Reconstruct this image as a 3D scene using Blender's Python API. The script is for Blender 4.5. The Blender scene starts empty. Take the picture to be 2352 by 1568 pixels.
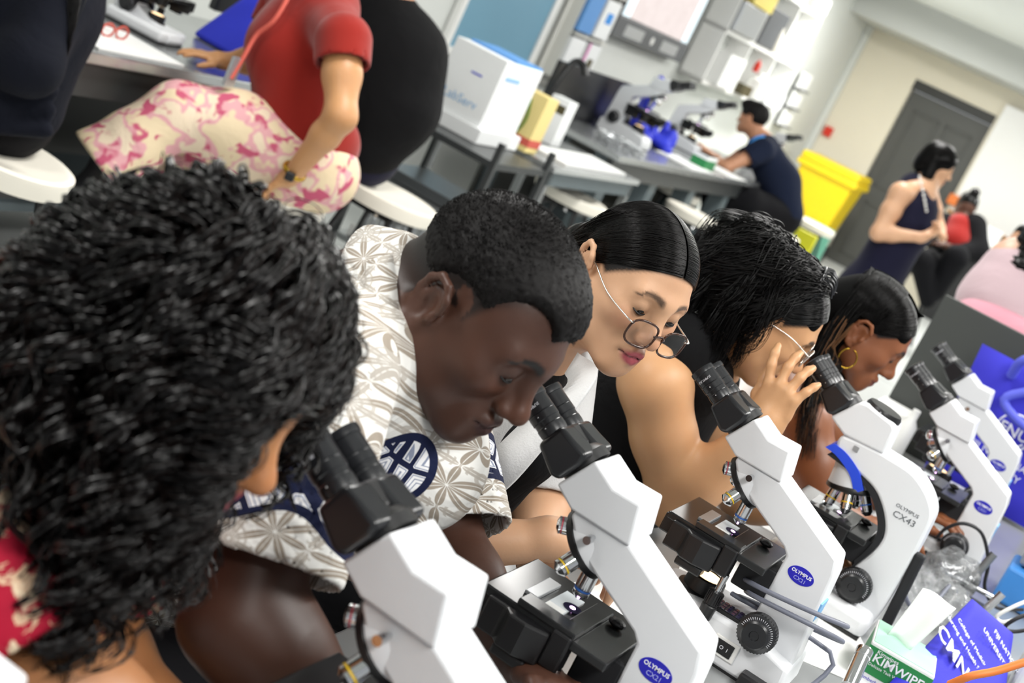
import bpy, math, random
import numpy as np
from mathutils import Matrix, Vector
random.seed(7); rng = np.random.default_rng(7)
sc = bpy.context.scene
COL = sc.collection

# ------------------------------------------------------------------ camera, world, lights, exposure
FPX, PIT, ROL, CAMH, TH = 3267., math.radians(14.0), math.radians(25.7), 1.72, math.radians(21.)
cr, sr, cp, sp = math.cos(ROL), math.sin(ROL), math.cos(PIT), math.sin(PIT)
AX = np.array([math.sin(TH), math.cos(TH), 0.]); BX = np.array([math.cos(TH), -math.sin(TH), 0.]); UP = np.array([0, 0, 1.])
cam = bpy.data.cameras.new('camera'); camo = bpy.data.objects.new('camera', cam); COL.objects.link(camo)
cam.sensor_width = 36.; cam.lens = FPX / 2352 * 36.; cam.clip_start = .05; cam.clip_end = 100
Rv = np.array([1., 0, 0]); Uv = np.array([0, sp, cp]); Fv = np.array([0, cp, -sp])
xr = cr * Rv + sr * Uv; yu = -sr * Rv + cr * Uv
camo.matrix_world = Matrix(((xr[0], yu[0], -Fv[0], 0), (xr[1], yu[1], -Fv[1], 0), (xr[2], yu[2], -Fv[2], CAMH), (0, 0, 0, 1)))
cam.dof.use_dof = True; cam.dof.focus_distance = 2.0; cam.dof.aperture_fstop = 5.6
sc.camera = camo
wd = bpy.data.worlds.new('world'); sc.world = wd; wd.use_nodes = True
wd.node_tree.nodes['Background'].inputs[0].default_value = (.93, .96, 1, 1)
wd.node_tree.nodes['Background'].inputs[1].default_value = .24
sc.cycles.max_bounces = 6; sc.cycles.diffuse_bounces = 3; sc.cycles.glossy_bounces = 3; sc.cycles.transmission_bounces = 5; sc.cycles.caustics_reflective = False; sc.cycles.caustics_refractive = False
sc.view_settings.view_transform = 'Standard'; sc.view_settings.look = 'None'
sc.view_settings.exposure = 1.0; sc.view_settings.gamma = 1.; sc.view_settings.use_curve_mapping = False

def W(a, b, z=0.): return AX * a + BX * b + UP * z          # room coordinates: a = along the benches, b = across
def P(px, py, d):                                            # photo point at camera depth d
    dx, dy = px - 1176., py - 784.
    u = dx * cr + dy * sr; w = dx * sr - dy * cr
    return np.array([u / FPX * d, d * cp + w / FPX * d * sp, CAMH - d * sp + w / FPX * d * cp])
def PZ(px, py, z):
    o = np.array([0, 0, CAMH]); r = P(px, py, 1.) - o
    return o + r * ((z - CAMH) / r[2])
def PB(px, py, b):
    o = np.array([0, 0, CAMH]); r = P(px, py, 1.) - o
    return o + r * (b / np.dot(r, BX))
def PA(px, py, a):
    o = np.array([0, 0, CAMH]); r = P(px, py, 1.) - o
    return o + r * (a / np.dot(r, AX))
def toab(p): return np.array([np.dot(p, AX), np.dot(p, BX), p[2]])

def area(name, loc, sx, sy, power, col=(1, .98, .95), rot=(0, 0, 0)):
    l = bpy.data.lights.new(name, 'AREA'); l.shape = 'RECTANGLE'; l.size = sx; l.size_y = sy; l.energy = power; l.color = col
    o = bpy.data.objects.new(name, l); COL.objects.link(o); o.location = loc; o.rotation_euler = rot
    return o
ROOMZ = -TH                       # rotation that turns +x to the across axis
for i, (a, b) in enumerate([(.2, .9), (2.2, .9), (4.4, .9), (7.2, .9), (.4, -1.9), (3.6, -1.9), (6.4, -1.9), (9.6, -1.9), (13., -1.6), (11.5, 1.2), (14.6, .6), (14.4, -3.0)]):
    area('ceiling_lamp_light', W(a, b, 2.96), .6, 1.2, 29 if a < 14 else 60, rot=(0, 0, ROOMZ))

# ------------------------------------------------------------------ materials
MATS = {}
def srgb(h):
    if isinstance(h, str):
        h = h.lstrip('#'); c = [int(h[i:i + 2], 16) / 255 for i in (0, 2, 4)]
        return tuple(x / 12.92 if x <= .04045 else ((x + .055) / 1.055) ** 2.4 for x in c)
    return tuple(h)
class NT:
    def __init__(s, name):
        s.m = bpy.data.materials.new(name); s.m.use_nodes = True; s.t = s.m.node_tree; s.b = s.t.nodes['Principled BSDF']
    def n(s, typ, **kw):
        n = s.t.nodes.new(typ)
        for k, v in kw.items(): setattr(n, k, v)
        return n
    def l(s, a, b): s.t.links.new(a, b)
    def math(s, op, a, b=None, c=None, clamp=False):
        n = s.n('ShaderNodeMath', operation=op, use_clamp=clamp)
        for i, v in enumerate((a, b, c)):
            if v is None: continue
            if isinstance(v, (int, float)): n.inputs[i].default_value = v
            else: s.l(v, n.inputs[i])
        return n.outputs[0]
    def mix(s, f, a, b):
        n = s.n('ShaderNodeMix', data_type='RGBA')
        for i, v in ((0, f), (6, a), (7, b)):
            if isinstance(v, (int, float)): n.inputs[i].default_value = v
            elif isinstance(v, (tuple, str)): n.inputs[i].default_value = (*srgb(v), 1)
            else: s.l(v, n.inputs[i])
        return n.outputs[2]
    def coord(s, scale=(1, 1, 1), rot=(0, 0, 0), loc=(0, 0, 0), out='Object'):
        tc = s.n('ShaderNodeTexCoord'); mp = s.n('ShaderNodeMapping')
        mp.inputs['Scale'].default_value = scale; mp.inputs['Rotation'].default_value = rot; mp.inputs['Location'].default_value = loc
        s.l(tc.outputs[out], mp.inputs[0]); return mp.outputs[0]
    def noise(s, vec, scale=5., detail=4., rough=.5, dist=0.):
        n = s.n('ShaderNodeTexNoise'); n.inputs['Scale'].default_value = scale; n.inputs['Detail'].default_value = detail
        n.inputs['Roughness'].default_value = rough; n.inputs['Distortion'].default_value = dist; s.l(vec, n.inputs['Vector']); return n.outputs[0]
    def ramp(s, f, pts, interp='LINEAR'):
        n = s.n('ShaderNodeValToRGB'); n.color_ramp.interpolation = interp; e = n.color_ramp.elements
        while len(e) < len(pts): e.new(.5)
        for i, (p, c) in enumerate(pts): e[i].position = p; e[i].color = (*srgb(c), 1)
        s.l(f, n.inputs[0]); return n.outputs[0]
    def bump(s, h, strength=.3, dist=.01):
        n = s.n('ShaderNodeBump'); n.inputs['Strength'].default_value = strength; n.inputs['Distance'].default_value = dist
        s.l(h, n.inputs['Height']); s.l(n.outputs[0], s.b.inputs['Normal']); return n
    def base(s, c):
        if isinstance(c, (tuple, str)): s.b.inputs['Base Color'].default_value = (*srgb(c), 1)
        else: s.l(c, s.b.inputs['Base Color'])
    def set(s, rough=.5, metal=0., spec=.5, **kw):
        s.b.inputs['Roughness'].default_value = rough; s.b.inputs['Metallic'].default_value = metal; s.b.inputs['Specular IOR Level'].default_value = spec
        for k, v in kw.items(): s.b.inputs[k].default_value = v
def M(name, col='#808080', rough=.5, metal=0., spec=.5, var=0., vscale=6., bump=0., bscale=60., **kw):
    """procedural material: base colour with a little noise variation, fine bump"""
    if name in MATS: return MATS[name]
    t = NT(name); t.set(rough, metal, spec, **kw); c = srgb(col)
    if var > 0:
        v = t.coord(); t.base(t.mix(t.noise(v, vscale, 5), tuple(x * (1 - var) for x in c), tuple(min(1, x * (1 + var)) for x in c)))
    else: t.base(c)
    if bump > 0: t.bump(t.noise(t.coord(), bscale, 3), bump, .004)
    MATS[name] = t.m; return t.m
def EM(name, col, strength):
    if name in MATS: return MATS[name]
    t = NT(name); t.base(col); t.b.inputs['Emission Color'].default_value = (*srgb(col), 1); t.b.inputs['Emission Strength'].default_value = strength
    MATS[name] = t.m; return t.m

# ------------------------------------------------------------------ mesh helpers
def rotz(t): c, s = math.cos(t), math.sin(t); return np.array([[c, -s, 0], [s, c, 0], [0, 0, 1.]])
def rotx(t): c, s = math.cos(t), math.sin(t); return np.array([[1., 0, 0], [0, c, -s], [0, s, c]])
def roty(t): c, s = math.cos(t), math.sin(t); return np.array([[c, 0, s], [0, 1., 0], [-s, 0, c]])
ROOM = rotz(-TH)                    # local x -> across (b), local y -> along (a)
def frame_of(d):
    d = np.array(d, float); d = d / (np.linalg.norm(d) + 1e-12)
    h = np.array([0, 0, 1.]) if abs(d[2]) < .9 else np.array([1., 0, 0])
    u = np.cross(h, d); u /= np.linalg.norm(u); return u, np.cross(d, u), d
def finish(ob, mat=None, parent=None, smooth=None, bevel=0., seg=2, sub=0, solid=0.):
    me = ob.data
    if mat: me.materials.append(MATS[mat] if isinstance(mat, str) else mat)
    if smooth is not None:
        me.polygons.foreach_set('use_smooth', [True] * len(me.polygons))
        if smooth < 180: me.set_sharp_from_angle(angle=math.radians(smooth))
    if solid: md = ob.modifiers.new('solid', 'SOLIDIFY'); md.thickness = solid; md.offset = 0
    if bevel: md = ob.modifiers.new('bevel', 'BEVEL'); md.width = bevel; md.segments = seg; md.limit_method = 'ANGLE'; md.angle_limit = math.radians(35); md.harden_normals = False
    if sub: md = ob.modifiers.new('sub', 'SUBSURF'); md.levels = sub; md.render_levels = sub
    if parent: ob.parent = parent
    return ob
def mesh_obj(name, v, f, mat=None, parent=None, **kw):
    me = bpy.data.meshes.new(name); me.from_pydata([tuple(map(float, x)) for x in v], [], [tuple(map(int, x)) for x in f]); me.update()
    o = bpy.data.objects.new(name, me); COL.objects.link(o); return finish(o, mat, parent, **kw)
class MB:
    def __init__(s): s.v = []; s.f = []
    def add(s, v, f, R=None, t=None):
        n = len(s.v); v = np.asarray(v, float)
        if R is not None: v = v @ np.asarray(R).T
        if t is not None: v = v + np.asarray(t)
        s.v += [tuple(x) for x in v]; s.f += [tuple(i + n for i in q) for q in f]; return s
    def box(s, c, size, R=None):
        x, y, z = [q / 2 for q in size]
        v = [(-x, -y, -z), (x, -y, -z), (x, y, -z), (-x, y, -z), (-x, -y, z), (x, -y, z), (x, y, z), (-x, y, z)]
        return s.add(v, [(0, 3, 2, 1), (4, 5, 6, 7), (0, 1, 5, 4), (1, 2, 6, 5), (2, 3, 7, 6), (3, 0, 4, 7)], R, c)
    def b2(s, lo, hi): lo = np.array(lo, float); hi = np.array(hi, float); return s.box((lo + hi) / 2, hi - lo)
    def cone(s, p0, p1, r0, r1, n=20, caps=True):
        p0 = np.array(p0, float); p1 = np.array(p1, float); u, w, d = frame_of(p1 - p0)
        a = np.arange(n) * 2 * math.pi / n; ring = np.outer(np.cos(a), u) + np.outer(np.sin(a), w)
        v = np.vstack([p0 + ring * r0, p1 + ring * r1]); f = [(i, (i + 1) % n, n + (i + 1) % n, n + i) for i in range(n)]
        if caps: f += [tuple(range(n - 1, -1, -1)), tuple(range(n, 2 * n))]
        return s.add(v, f)
    def cyl(s, p0, p1, r, n=20): return s.cone(p0, p1, r, r, n)
    def lathe(s, p0, d, prof, n=28):
        """profile = [(distance along d, radius)]; closed where the radius is 0"""
        u, w, d = frame_of(d); p0 = np.array(p0, float); a = np.arange(n) * 2 * math.pi / n
        ring = np.outer(np.cos(a), u) + np.outer(np.sin(a), w); v = np.vstack([p0 + d * h + ring * max(r, 1e-5) for h, r in prof]); f = []
        for k in range(len(prof) - 1): f += [(k * n + i, k * n + (i + 1) % n, (k + 1) * n + (i + 1) % n, (k + 1) * n + i) for i in range(n)]
        f += [tuple(range(n - 1, -1, -1)), tuple(range((len(prof) - 1) * n, len(prof) * n))]
        return s.add(v, f)
    def prism(s, poly, y0, y1, axis='y'):
        """poly in (x,z) extruded along y (axis 'y') or poly in (x,y) along z ('z')"""
        n = len(poly)
        area2 = sum(poly[i][0] * poly[(i + 1) % n][1] - poly[(i + 1) % n][0] * poly[i][1] for i in range(n))
        if area2 < 0: poly = poly[::-1]
        if axis == 'y': v = [(x, y0, z) for x, z in poly] + [(x, y1, z) for x, z in poly]
        else: v = [(x, y, y0) for x, y in poly] + [(x, y, y1) for x, y in poly]
        if axis == 'y': f = [tuple(range(n)), tuple(range(2 * n - 1, n - 1, -1))] + [((i + 1) % n, i, n + i, n + (i + 1) % n) for i in range(n)]
        else: f = [tuple(range(n - 1, -1, -1)), tuple(range(n, 2 * n))] + [(i, (i + 1) % n, n + (i + 1) % n, n + i) for i in range(n)]
        return s.add(v, f)
    def tube(s, pts, r, n=8, r1=None, caps=True):
        pts = [np.array(p, float) for p in pts]; m = len(pts); f = []; V = []
        t = pts[1] - pts[0]; u, w, d = frame_of(t)
        for i, p in enumerate(pts):
            t = pts[min(i + 1, m - 1)] - pts[max(i - 1, 0)]; t /= np.linalg.norm(t) + 1e-12
            u = u - t * np.dot(u, t); u /= np.linalg.norm(u) + 1e-12; w = np.cross(t, u)
            rr = r if r1 is None else r + (r1 - r) * i / (m - 1)
            if callable(r): rr = r(i / (m - 1))
            a = np.arange(n) * 2 * math.pi / n; V.append(p + np.outer(np.cos(a), u) * rr + np.outer(np.sin(a), w) * rr)
        for k in range(m - 1): f += [(k * n + i, k * n + (i + 1) % n, (k + 1) * n + (i + 1) % n, (k + 1) * n + i) for i in range(n)]
        if caps: f += [tuple(range(n - 1, -1, -1)), tuple(range((m - 1) * n, m * n))]
        return s.add(np.vstack(V), f)
    def ball(s, c, r, nu=16, nv=10, R=None):
        r = np.array([r, r, r]) if np.isscalar(r) else np.array(r); v = [(0, 0, 1.)]; f = []
        for j in range(1, nv):
            t = math.pi * j / nv
            for i in range(nu): a = 2 * math.pi * i / nu; v.append((math.sin(t) * math.cos(a), math.sin(t) * math.sin(a), math.cos(t)))
        v.append((0, 0, -1.)); L = len(v) - 1
        for i in range(nu): f.append((0, 1 + i, 1 + (i + 1) % nu)); f.append((L, 1 + (nv - 2) * nu + (i + 1) % nu, 1 + (nv - 2) * nu + i))
        for j in range(nv - 2):
            for i in range(nu): f.append((1 + j * nu + i, 1 + (j + 1) * nu + i, 1 + (j + 1) * nu + (i + 1) % nu, 1 + j * nu + (i + 1) % nu))
        return s.add(np.array(v) * r, f, R, c)
    def build(s, name, mat, parent=None, **kw): return mesh_obj(name, s.v, s.f, mat, parent, **kw)
def spline(pts, n=8):
    """Catmull-Rom through points"""
    p = [np.array(q, float) for q in pts]; p = [2 * p[0] - p[1]] + p + [2 * p[-1] - p[-2]]; o = []
    for i in range(1, len(p) - 2):
        for k in range(n):
            t = k / n; o.append(.5 * ((2 * p[i]) + (-p[i - 1] + p[i + 1]) * t + (2 * p[i - 1] - 5 * p[i] + 4 * p[i + 1] - p[i + 2]) * t * t + (-p[i - 1] + 3 * p[i] - 3 * p[i + 1] + p[i + 2]) * t ** 3))
    o.append(p[-2]); return o
def tag(o, label=None, cat=None, group=None, kind=None):
    for k, v in (('label', label), ('category', cat), ('group', group), ('kind', kind)):
        if v: o[k] = v
    return o
def empty(name, loc=(0, 0, 0), rz=0., label=None, cat=None, group=None, R=None):
    o = bpy.data.objects.new(name, None); COL.objects.link(o); o.empty_display_size = .05
    if R is not None: o.matrix_world = Matrix(((*R[0], loc[0]), (*R[1], loc[1]), (*R[2], loc[2]), (0, 0, 0, 1)))
    else: o.location = loc; o.rotation_euler = (0, 0, rz)
    return tag(o, label, cat, group)
def copy_tree(o, parent=None):
    c = o.copy(); COL.objects.link(c); c.parent = parent
    for ch in list(o.children): copy_tree(ch, c)
    return c
def text(name, s, size, mat, parent, loc, R, align='CENTER', bold=.0, shear=0., extrude=.0002, sx=1.):
    cu = bpy.data.curves.new(name, 'FONT'); cu.body = s; cu.size = size; cu.align_x = align; cu.align_y = 'CENTER'; cu.extrude = extrude; cu.offset = bold; cu.shear = shear; cu.resolution_u = 2
    o = bpy.data.objects.new(name, cu); COL.objects.link(o)
    dg = bpy.context.evaluated_depsgraph_get(); me = bpy.data.meshes.new_from_object(o.evaluated_get(dg))
    bpy.data.objects.remove(o); bpy.data.curves.remove(cu); me.name = name
    o = bpy.data.objects.new(name, me); COL.objects.link(o); me.materials.clear(); me.materials.append(MATS[mat]); R = np.asarray(R)
    o.parent = parent; o.matrix_local = Matrix(((*R[0], loc[0]), (*R[1], loc[1]), (*R[2], loc[2]), (0, 0, 0, 1))) @ Matrix.Diagonal((sx, 1, 1, 1)); return o
SIDE = np.array([[1., 0, 0], [0, 0, -1.], [0, 1., 0]])       # text facing -y, reading along +x
# ------------------------------------------------------------------ the room
M('floor_vinyl', '#c9ccca', .35, var=.05, vscale=1.5); M('wall_white', '#d9dcd8', .7, var=.02); M('wall_cream', '#e6dfcc', .7, var=.02)
M('soffit_grey', '#c4c6c2', .7, var=.02); M('ceiling_white', '#e3e6e2', .8); M('door_grey', '#4c4d4a', .5, var=.06); M('door_frame_dark', '#2a2b28', .5)
M('steel', '#8f9294', .32, .85, var=.05, vscale=3); M('steel_top', '#b9bcbd', .22, .75, var=.06, vscale=2.5); M('dark_steel', '#4a4d4e', .4, .6); M('frame_grey', '#5c676b', .5, .2, var=.05)
M('white_plastic', '#f1f1ee', .35); M('white_enamel', '#e4e6e9', .3); M('off_white', '#dcdcd6', .4)
M('black', '#121214', .38); M('black_matte', '#15161a', .7); M('black_satin', '#1c1d20', .28); M('chrome', '#d5d6d8', .12, 1.); M('paper', '#f4f5f3', .8)
M('panel_dark', '#3d403d', .6, var=.03); M('logo_blue', '#2420b4', .3); M('white_ink', '#f2f3fa', .5); M('pale_ink', '#aeb4ec', .5); M('grey_ink', '#5b6064', .5)
def struct(o): o['kind'] = 'structure'; return o
def rbox(mb, a0, a1, b0, b1, z0, z1): return mb.box(W((a0 + a1) / 2, (b0 + b1) / 2, (z0 + z1) / 2), (abs(b1 - b0), abs(a1 - a0), abs(z1 - z0)), ROOM)
AD, BW = 17.6, -4.35
struct(rbox(MB(), -3, AD + .3, BW - .3, 6.2, -.1, 0).build('floor', 'floor_vinyl'))
fl = bpy.data.objects['floor']
# floor tiles near the far door are laid as separate sheets (joints visible)
for i in range(9):
    for j in range(9):
        rbox(MB(), 11.2 + i * .6, 11.2 + i * .6 + .592, -3.2 + j * .6, -3.2 + j * .6 + .592, 0, .004).build('tile', 'floor_vinyl', fl)
dl, dr = toab(PA(2105, 182, AD)), toab(PA(2288, 270, AD)); DB0, DB1, DZ = dl[1], dr[1], (dl[2] + dr[2]) / 2
struct(rbox(MB(), AD, AD + .25, BW - .3, DB0, 0, 3.1).build('wall_back_cream', 'wall_cream'))
mb = MB(); rbox(mb, AD, AD + .25, DB1, 6.2, 0, 3.1); rbox(mb, AD, AD + .25, DB0, DB1, DZ, 3.1)
struct(mb.build('wall_back', 'wall_cream'))
struct(rbox(MB(), -3, AD, BW - .25, BW, 0, 3.1).build('wall_left', 'wall_white'))
struct(rbox(MB(), -3, AD + .25, BW - .3, 6.2, 3.1, 3.2).build('ceiling', 'ceiling_white'))
struct(rbox(MB(), AD - 1.15, AD, BW, 6.2, 2.72, 3.1).build('trim_1', 'soffit_grey'))
mb = MB(); rbox(mb, AD - .12, AD, BW, BW + .07, 0, 2.74); struct(mb.build('trim_2', 'wall_white', bevel=.01))
struct(rbox(MB(), AD - .02, AD, BW + .24, DB0 - .02, 0, .1).build('baseboard_back', 'off_white'))
d = empty('door_1', W(AD + .05, (DB0 + DB1) / 2, 0), ROOMZ); d['kind'] = 'structure'
dw = DB1 - DB0
MB().box((0, .04, DZ / 2 - .06), (dw - .02, .05, DZ - .12)).build('door_leaf', 'door_grey', d)
MB().box((0, .0, DZ - .05), (dw, .12, .12)).build('door_frame', 'door_frame_dark', d)
for k, (x0, x1, z0, z1) in enumerate([(-.38, -.04, 1.05, 2.05), (.04, .38, 1.05, 2.05), (-.38, -.04, .15, .85), (.04, .38, .15, .85)]):
    mb = MB(); w = .035
    for lo, hi in (((x0, 0, z0), (x0 + w, .02, z1)), ((x1 - w, 0, z0), (x1, .02, z1)), ((x0, 0, z0), (x1, .02, z0 + w)), ((x0, 0, z1 - w), (x1, .02, z1))): mb.b2(lo, hi)
    mb.build('panel', 'door_grey', d, bevel=.006)
MB().cyl((.44, -.04, 1.02), (.44, .02, 1.02), .03).build('door_handle', 'steel', d)

# ------------------------------------------------------------------ near bench
BZ = .88
M('bench_top', '#b4b7b8', .3, .55, var=.05, vscale=3, bump=.02, bscale=200)
nb = empty('lab_bench', W(2., -.12, 0), ROOMZ, 'long grey steel lab bench under the row of microscopes in front', 'bench')
MB().b2((-.5, -2.6, BZ - .04), (.62, 2.42, BZ)).build('bench_top', 'bench_top', nb, bevel=.004)
mb = MB()
mb.b2((-.44, -2.5, BZ - .14), (.56, -2.45, BZ - .04)); mb.b2((-.44, 2.3, BZ - .14), (.56, 2.35, BZ - .04)); mb.b2((-.46, -2.5, BZ - .12), (-.42, 2.35, BZ - .04)); mb.b2((.54, -2.5, BZ - .12), (.58, 2.35, BZ - .04))
mb.build('apron', 'frame_grey', nb)
for y in (-2.45, -.1, 2.28):
    for x in (-.42, .54): MB().b2((x - .025, y - .025, 0), (x + .025, y + .025, BZ - .04)).build('leg', 'frame_grey', nb)
# ------------------------------------------------------------------ microscopes
import bmesh
EM('lamp_lens', '#ffd9a8', 1.2); EM('lamp_spot', '#f3b8ff', 5.); M('glass_dark', '#2a2640', .05, spec=.8); M('clip_grey', '#b7babd', .3, .6); M('slide_glass', '#dfe6ea', .1)
for n_, c_ in (('ring_red', '#c8324a'), ('ring_yellow', '#e8c01a'), ('ring_blue', '#3a78d8'), ('ring_white', '#eeeeee')): M(n_, c_, .4)
M('stage_black', '#2b2c2d', .22, .3, var=.1, vscale=20); M('cord_grey', '#6e7280', .45); M('cord_black', '#1b1c20', .45); M('stripe_blue', '#2a4fe0', .35); M('sticker_blue', '#7fb6e6', .5)
def objective(par, c, n, phi, ring, ln, r):
    n = np.array(n); act = np.array([0, 0, -1.]); K = np.array([[0, -n[2], n[1]], [n[2], 0, -n[0]], [-n[1], n[0], 0]])
    R = np.eye(3) + math.sin(phi) * K + (1 - math.cos(phi)) * K @ K; d = R @ act; rad = d - n * np.dot(d, n); L = np.linalg.norm(rad)
    rad = rad / L if L > .05 else R @ np.array([1., 0, 0]); m = np.array(c) + n * .004 + rad * .026
    o = MB().lathe(m, d, [(0, r * .9), (.004, r * .9), (.005, r), (ln * .68, r), (ln * .7, r * .93), (ln * .78, r * .93), (ln * .8, r), (ln * .88, r), (ln, r * .45)], 20).build('objective_lens', 'chrome', par, smooth=30)
    MB().lathe(m + d * ln * .71, d, [(0, r * .98), (ln * .05, r * .98)], 20).build('colour_ring', ring, o, smooth=30)
def binocular(par, j, ang, mat='black_satin', brand=True):
    t = np.array([-math.cos(ang), 0, math.sin(ang)]); q = np.array([math.sin(ang), 0, math.cos(ang)]); y = np.array([0, 1., 0]); j = np.array(j)
    RT = np.stack([t, y, q], 1)
    mb = MB().lathe(j - t * .004, t, [(0, .031), (.012, .031), (.02, .024), (.026, .012)], 24)
    o = mb.build('tube_mount', 'black', par, smooth=40)
    for s in (-1, 1):
        mb = MB()
        prof = [(.0, -.022), (.01, -.029), (.026, -.025), (.049, -.0195), (.049, .0185), (.026, .021), (.003, .025), (-.001, .01)]
        mb.prism(prof, s * .025 - .0195, s * .025 + .0195)
        h = MB(); h.add(mb.v, mb.f, RT, j); h.build('prism_housing', mat, par, bevel=.006, seg=3, smooth=40)
        p = j + y * s * .025 + t * .047
        e = MB().lathe(p, t, [(0, .0165), (.006, .0175), (.013, .0175), (.014, .0168), (.02, .0168), (.021, .0178), (.030, .0178), (.031, .0172), (.0315, .0178), (.049, .0178), (.050, .019), (.054, .0195), (.058, .019), (.059, .0145), (.056, .0125), (.056, .001)], 30).build('eyepiece', 'black_satin', par, smooth=30)
        if s < 0 and brand:
            text('lettering', 'OLYMPUS', .0052, 'white_ink', e, p + t * .040 - y * .0181, np.stack([q, -t, -y], 1), extrude=.0001)
        for k in (.0105, .026): MB().ball(p + t * k - y * .0175, .0011, 8, 6).build('set_screw', 'chrome', e)
    MB().box(j + t * .034 + q * .005, (.03, .03, .025), RT).build('hinge_bridge', 'black', par, bevel=.004)
def stage_parts(par, zs=.178, x0=-.035, x1=.137, oc=.054):
    st = MB().b2((x0, -.073, zs - .012), (x1, .078, zs)).build('stage', 'stage_black', par, bevel=.002)
    mb = MB().prism([(x0 + .014, -.082), (x0 + .014, -.055), (x0 + .10, -.055), (x0 + .10, -.082), (x0 + .072, -.093), (x0 + .05, -.093), (x0 + .04, -.082)], zs - .05, zs - .006, 'z')
    mb.b2((x0 + .045, -.088, zs - .064), (x0 + .09, -.06, zs - .05)); mb.b2((x0 - .004, -.07, zs - .036), (x0 + .02, -.05, zs - .004)); mb.b2((x0 + .1, -.08, zs - .045), (x0 + .125, -.052, zs + .003))
    mb.build('carriage', 'black', st, bevel=.003)
    mb = MB().b2((x0 + .046, -.075, zs), (x0 + .125, -.045, zs + .009)); mb.b2((x0 + .1, -.05, zs), (x0 + .125, .055, zs + .004)); mb.build('slide_holder', 'stage_black', st, bevel=.0015)
    mb = MB().b2((oc - .052, -.036, zs), (oc - .034, .036, zs + .005)); mb.build('clip_arm', 'clip_grey', st, bevel=.001)
    MB().box((oc - .012, 0, zs + .0012), (.026, .076, .0016)).build('specimen_slide', 'slide_glass', st); MB().box((oc - .012, -.028, zs + .0024), (.024, .018, .0012)).build('slide_label', 'paper', st)
    MB().lathe((oc, 0, zs + .0022), (0, 0, 1), [(0, .012), (.001, .012)], 20).build('lens_window', 'glass_dark', st)
    MB().ball((oc, 0, zs + .0032), (.004, .004, .0012), 10, 6).build('light_spot', 'lamp_spot', st)
    MB().ball((oc + .05, .03, zs + .006), (.012, .008, .006), 12, 8).build('holder_knob', 'black', st)
    MB().lathe((oc, 0, zs - .012), (0, 0, -1), [(0, .03), (.01, .03), (.012, .024), (.04, .022), (.045, .017)], 24).build('condenser', 'black', par, smooth=30)
    MB().b2((x1 - .045, -.034, zs - .06), (x1 + .012, .034, zs - .006)).build('focus_block', 'black_matte', par, bevel=.003)
    k = MB().cyl((oc + .034, -.07, zs - .04), (oc + .034, -.07, zs - .085), .0055, 16).build('stage_shaft', 'chrome', par, smooth=30)
    mb = MB().lathe((oc + .034, -.07, zs - .07), (0, 0, -1), [(0, .006), (.001, .0115), (.022, .0125), (.024, .0108), (.026, .0125), (.048, .0115), (.05, .004)], 20)
    for i in range(20):
        a = i * math.pi / 10; mb.box((oc + .034 + .0122 * math.cos(a), -.07 + .0122 * math.sin(a), zs - .081), (.0016, .0016, .018), rotz(a))
    mb.build('stage_control_knob', 'black', par, smooth=30)
def knob(par, x, z, y0, s=1, r=.031):
    k = MB().lathe((x, y0, z), (0, s, 0), [(0, r * .8), (.003, r), (.004, r), (.018, r * .98), (.02, r * .86), (.021, r * .74), (.03, r * .72), (.032, r * .62), (.032, .008), (.030, .007)], 36).build('focus_knob', 'black_satin', par, smooth=30)
    mb = MB()
    for i in range(36):
        a = i * math.pi / 18; mb.box((x + r * .99 * math.cos(a), y0 + s * .011, z + r * .99 * math.sin(a)), (.0014, .013, .002), roty(-a))
    mb.build('knurl', 'black', k)
    mb = MB()
    for i in range(26):
        a = i * math.pi / 26 * 1.1 - .3; mb.box((x + r * .8 * math.cos(a), y0 + s * .0212, z + r * .8 * math.sin(a)), (.0035, .0006, .0007), roty(-a))
    mb.build('scale_marks', 'white_ink', k)
def collector(par, x, z):
    c = MB().lathe((x, 0, z), (0, 0, 1), [(0, .04), (.006, .04), (.008, .033), (.03, .031), (.032, .027), (.030, .025), (.0301, .001)], 30).build('light_collector', 'black', par, smooth=35)
    MB().lathe((x, 0, z + .0302), (0, 0, 1), [(0, .025), (.002, .02), (.003, .001)], 24).build('lamp_lens', 'lamp_lens', c, smooth=60)
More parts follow.
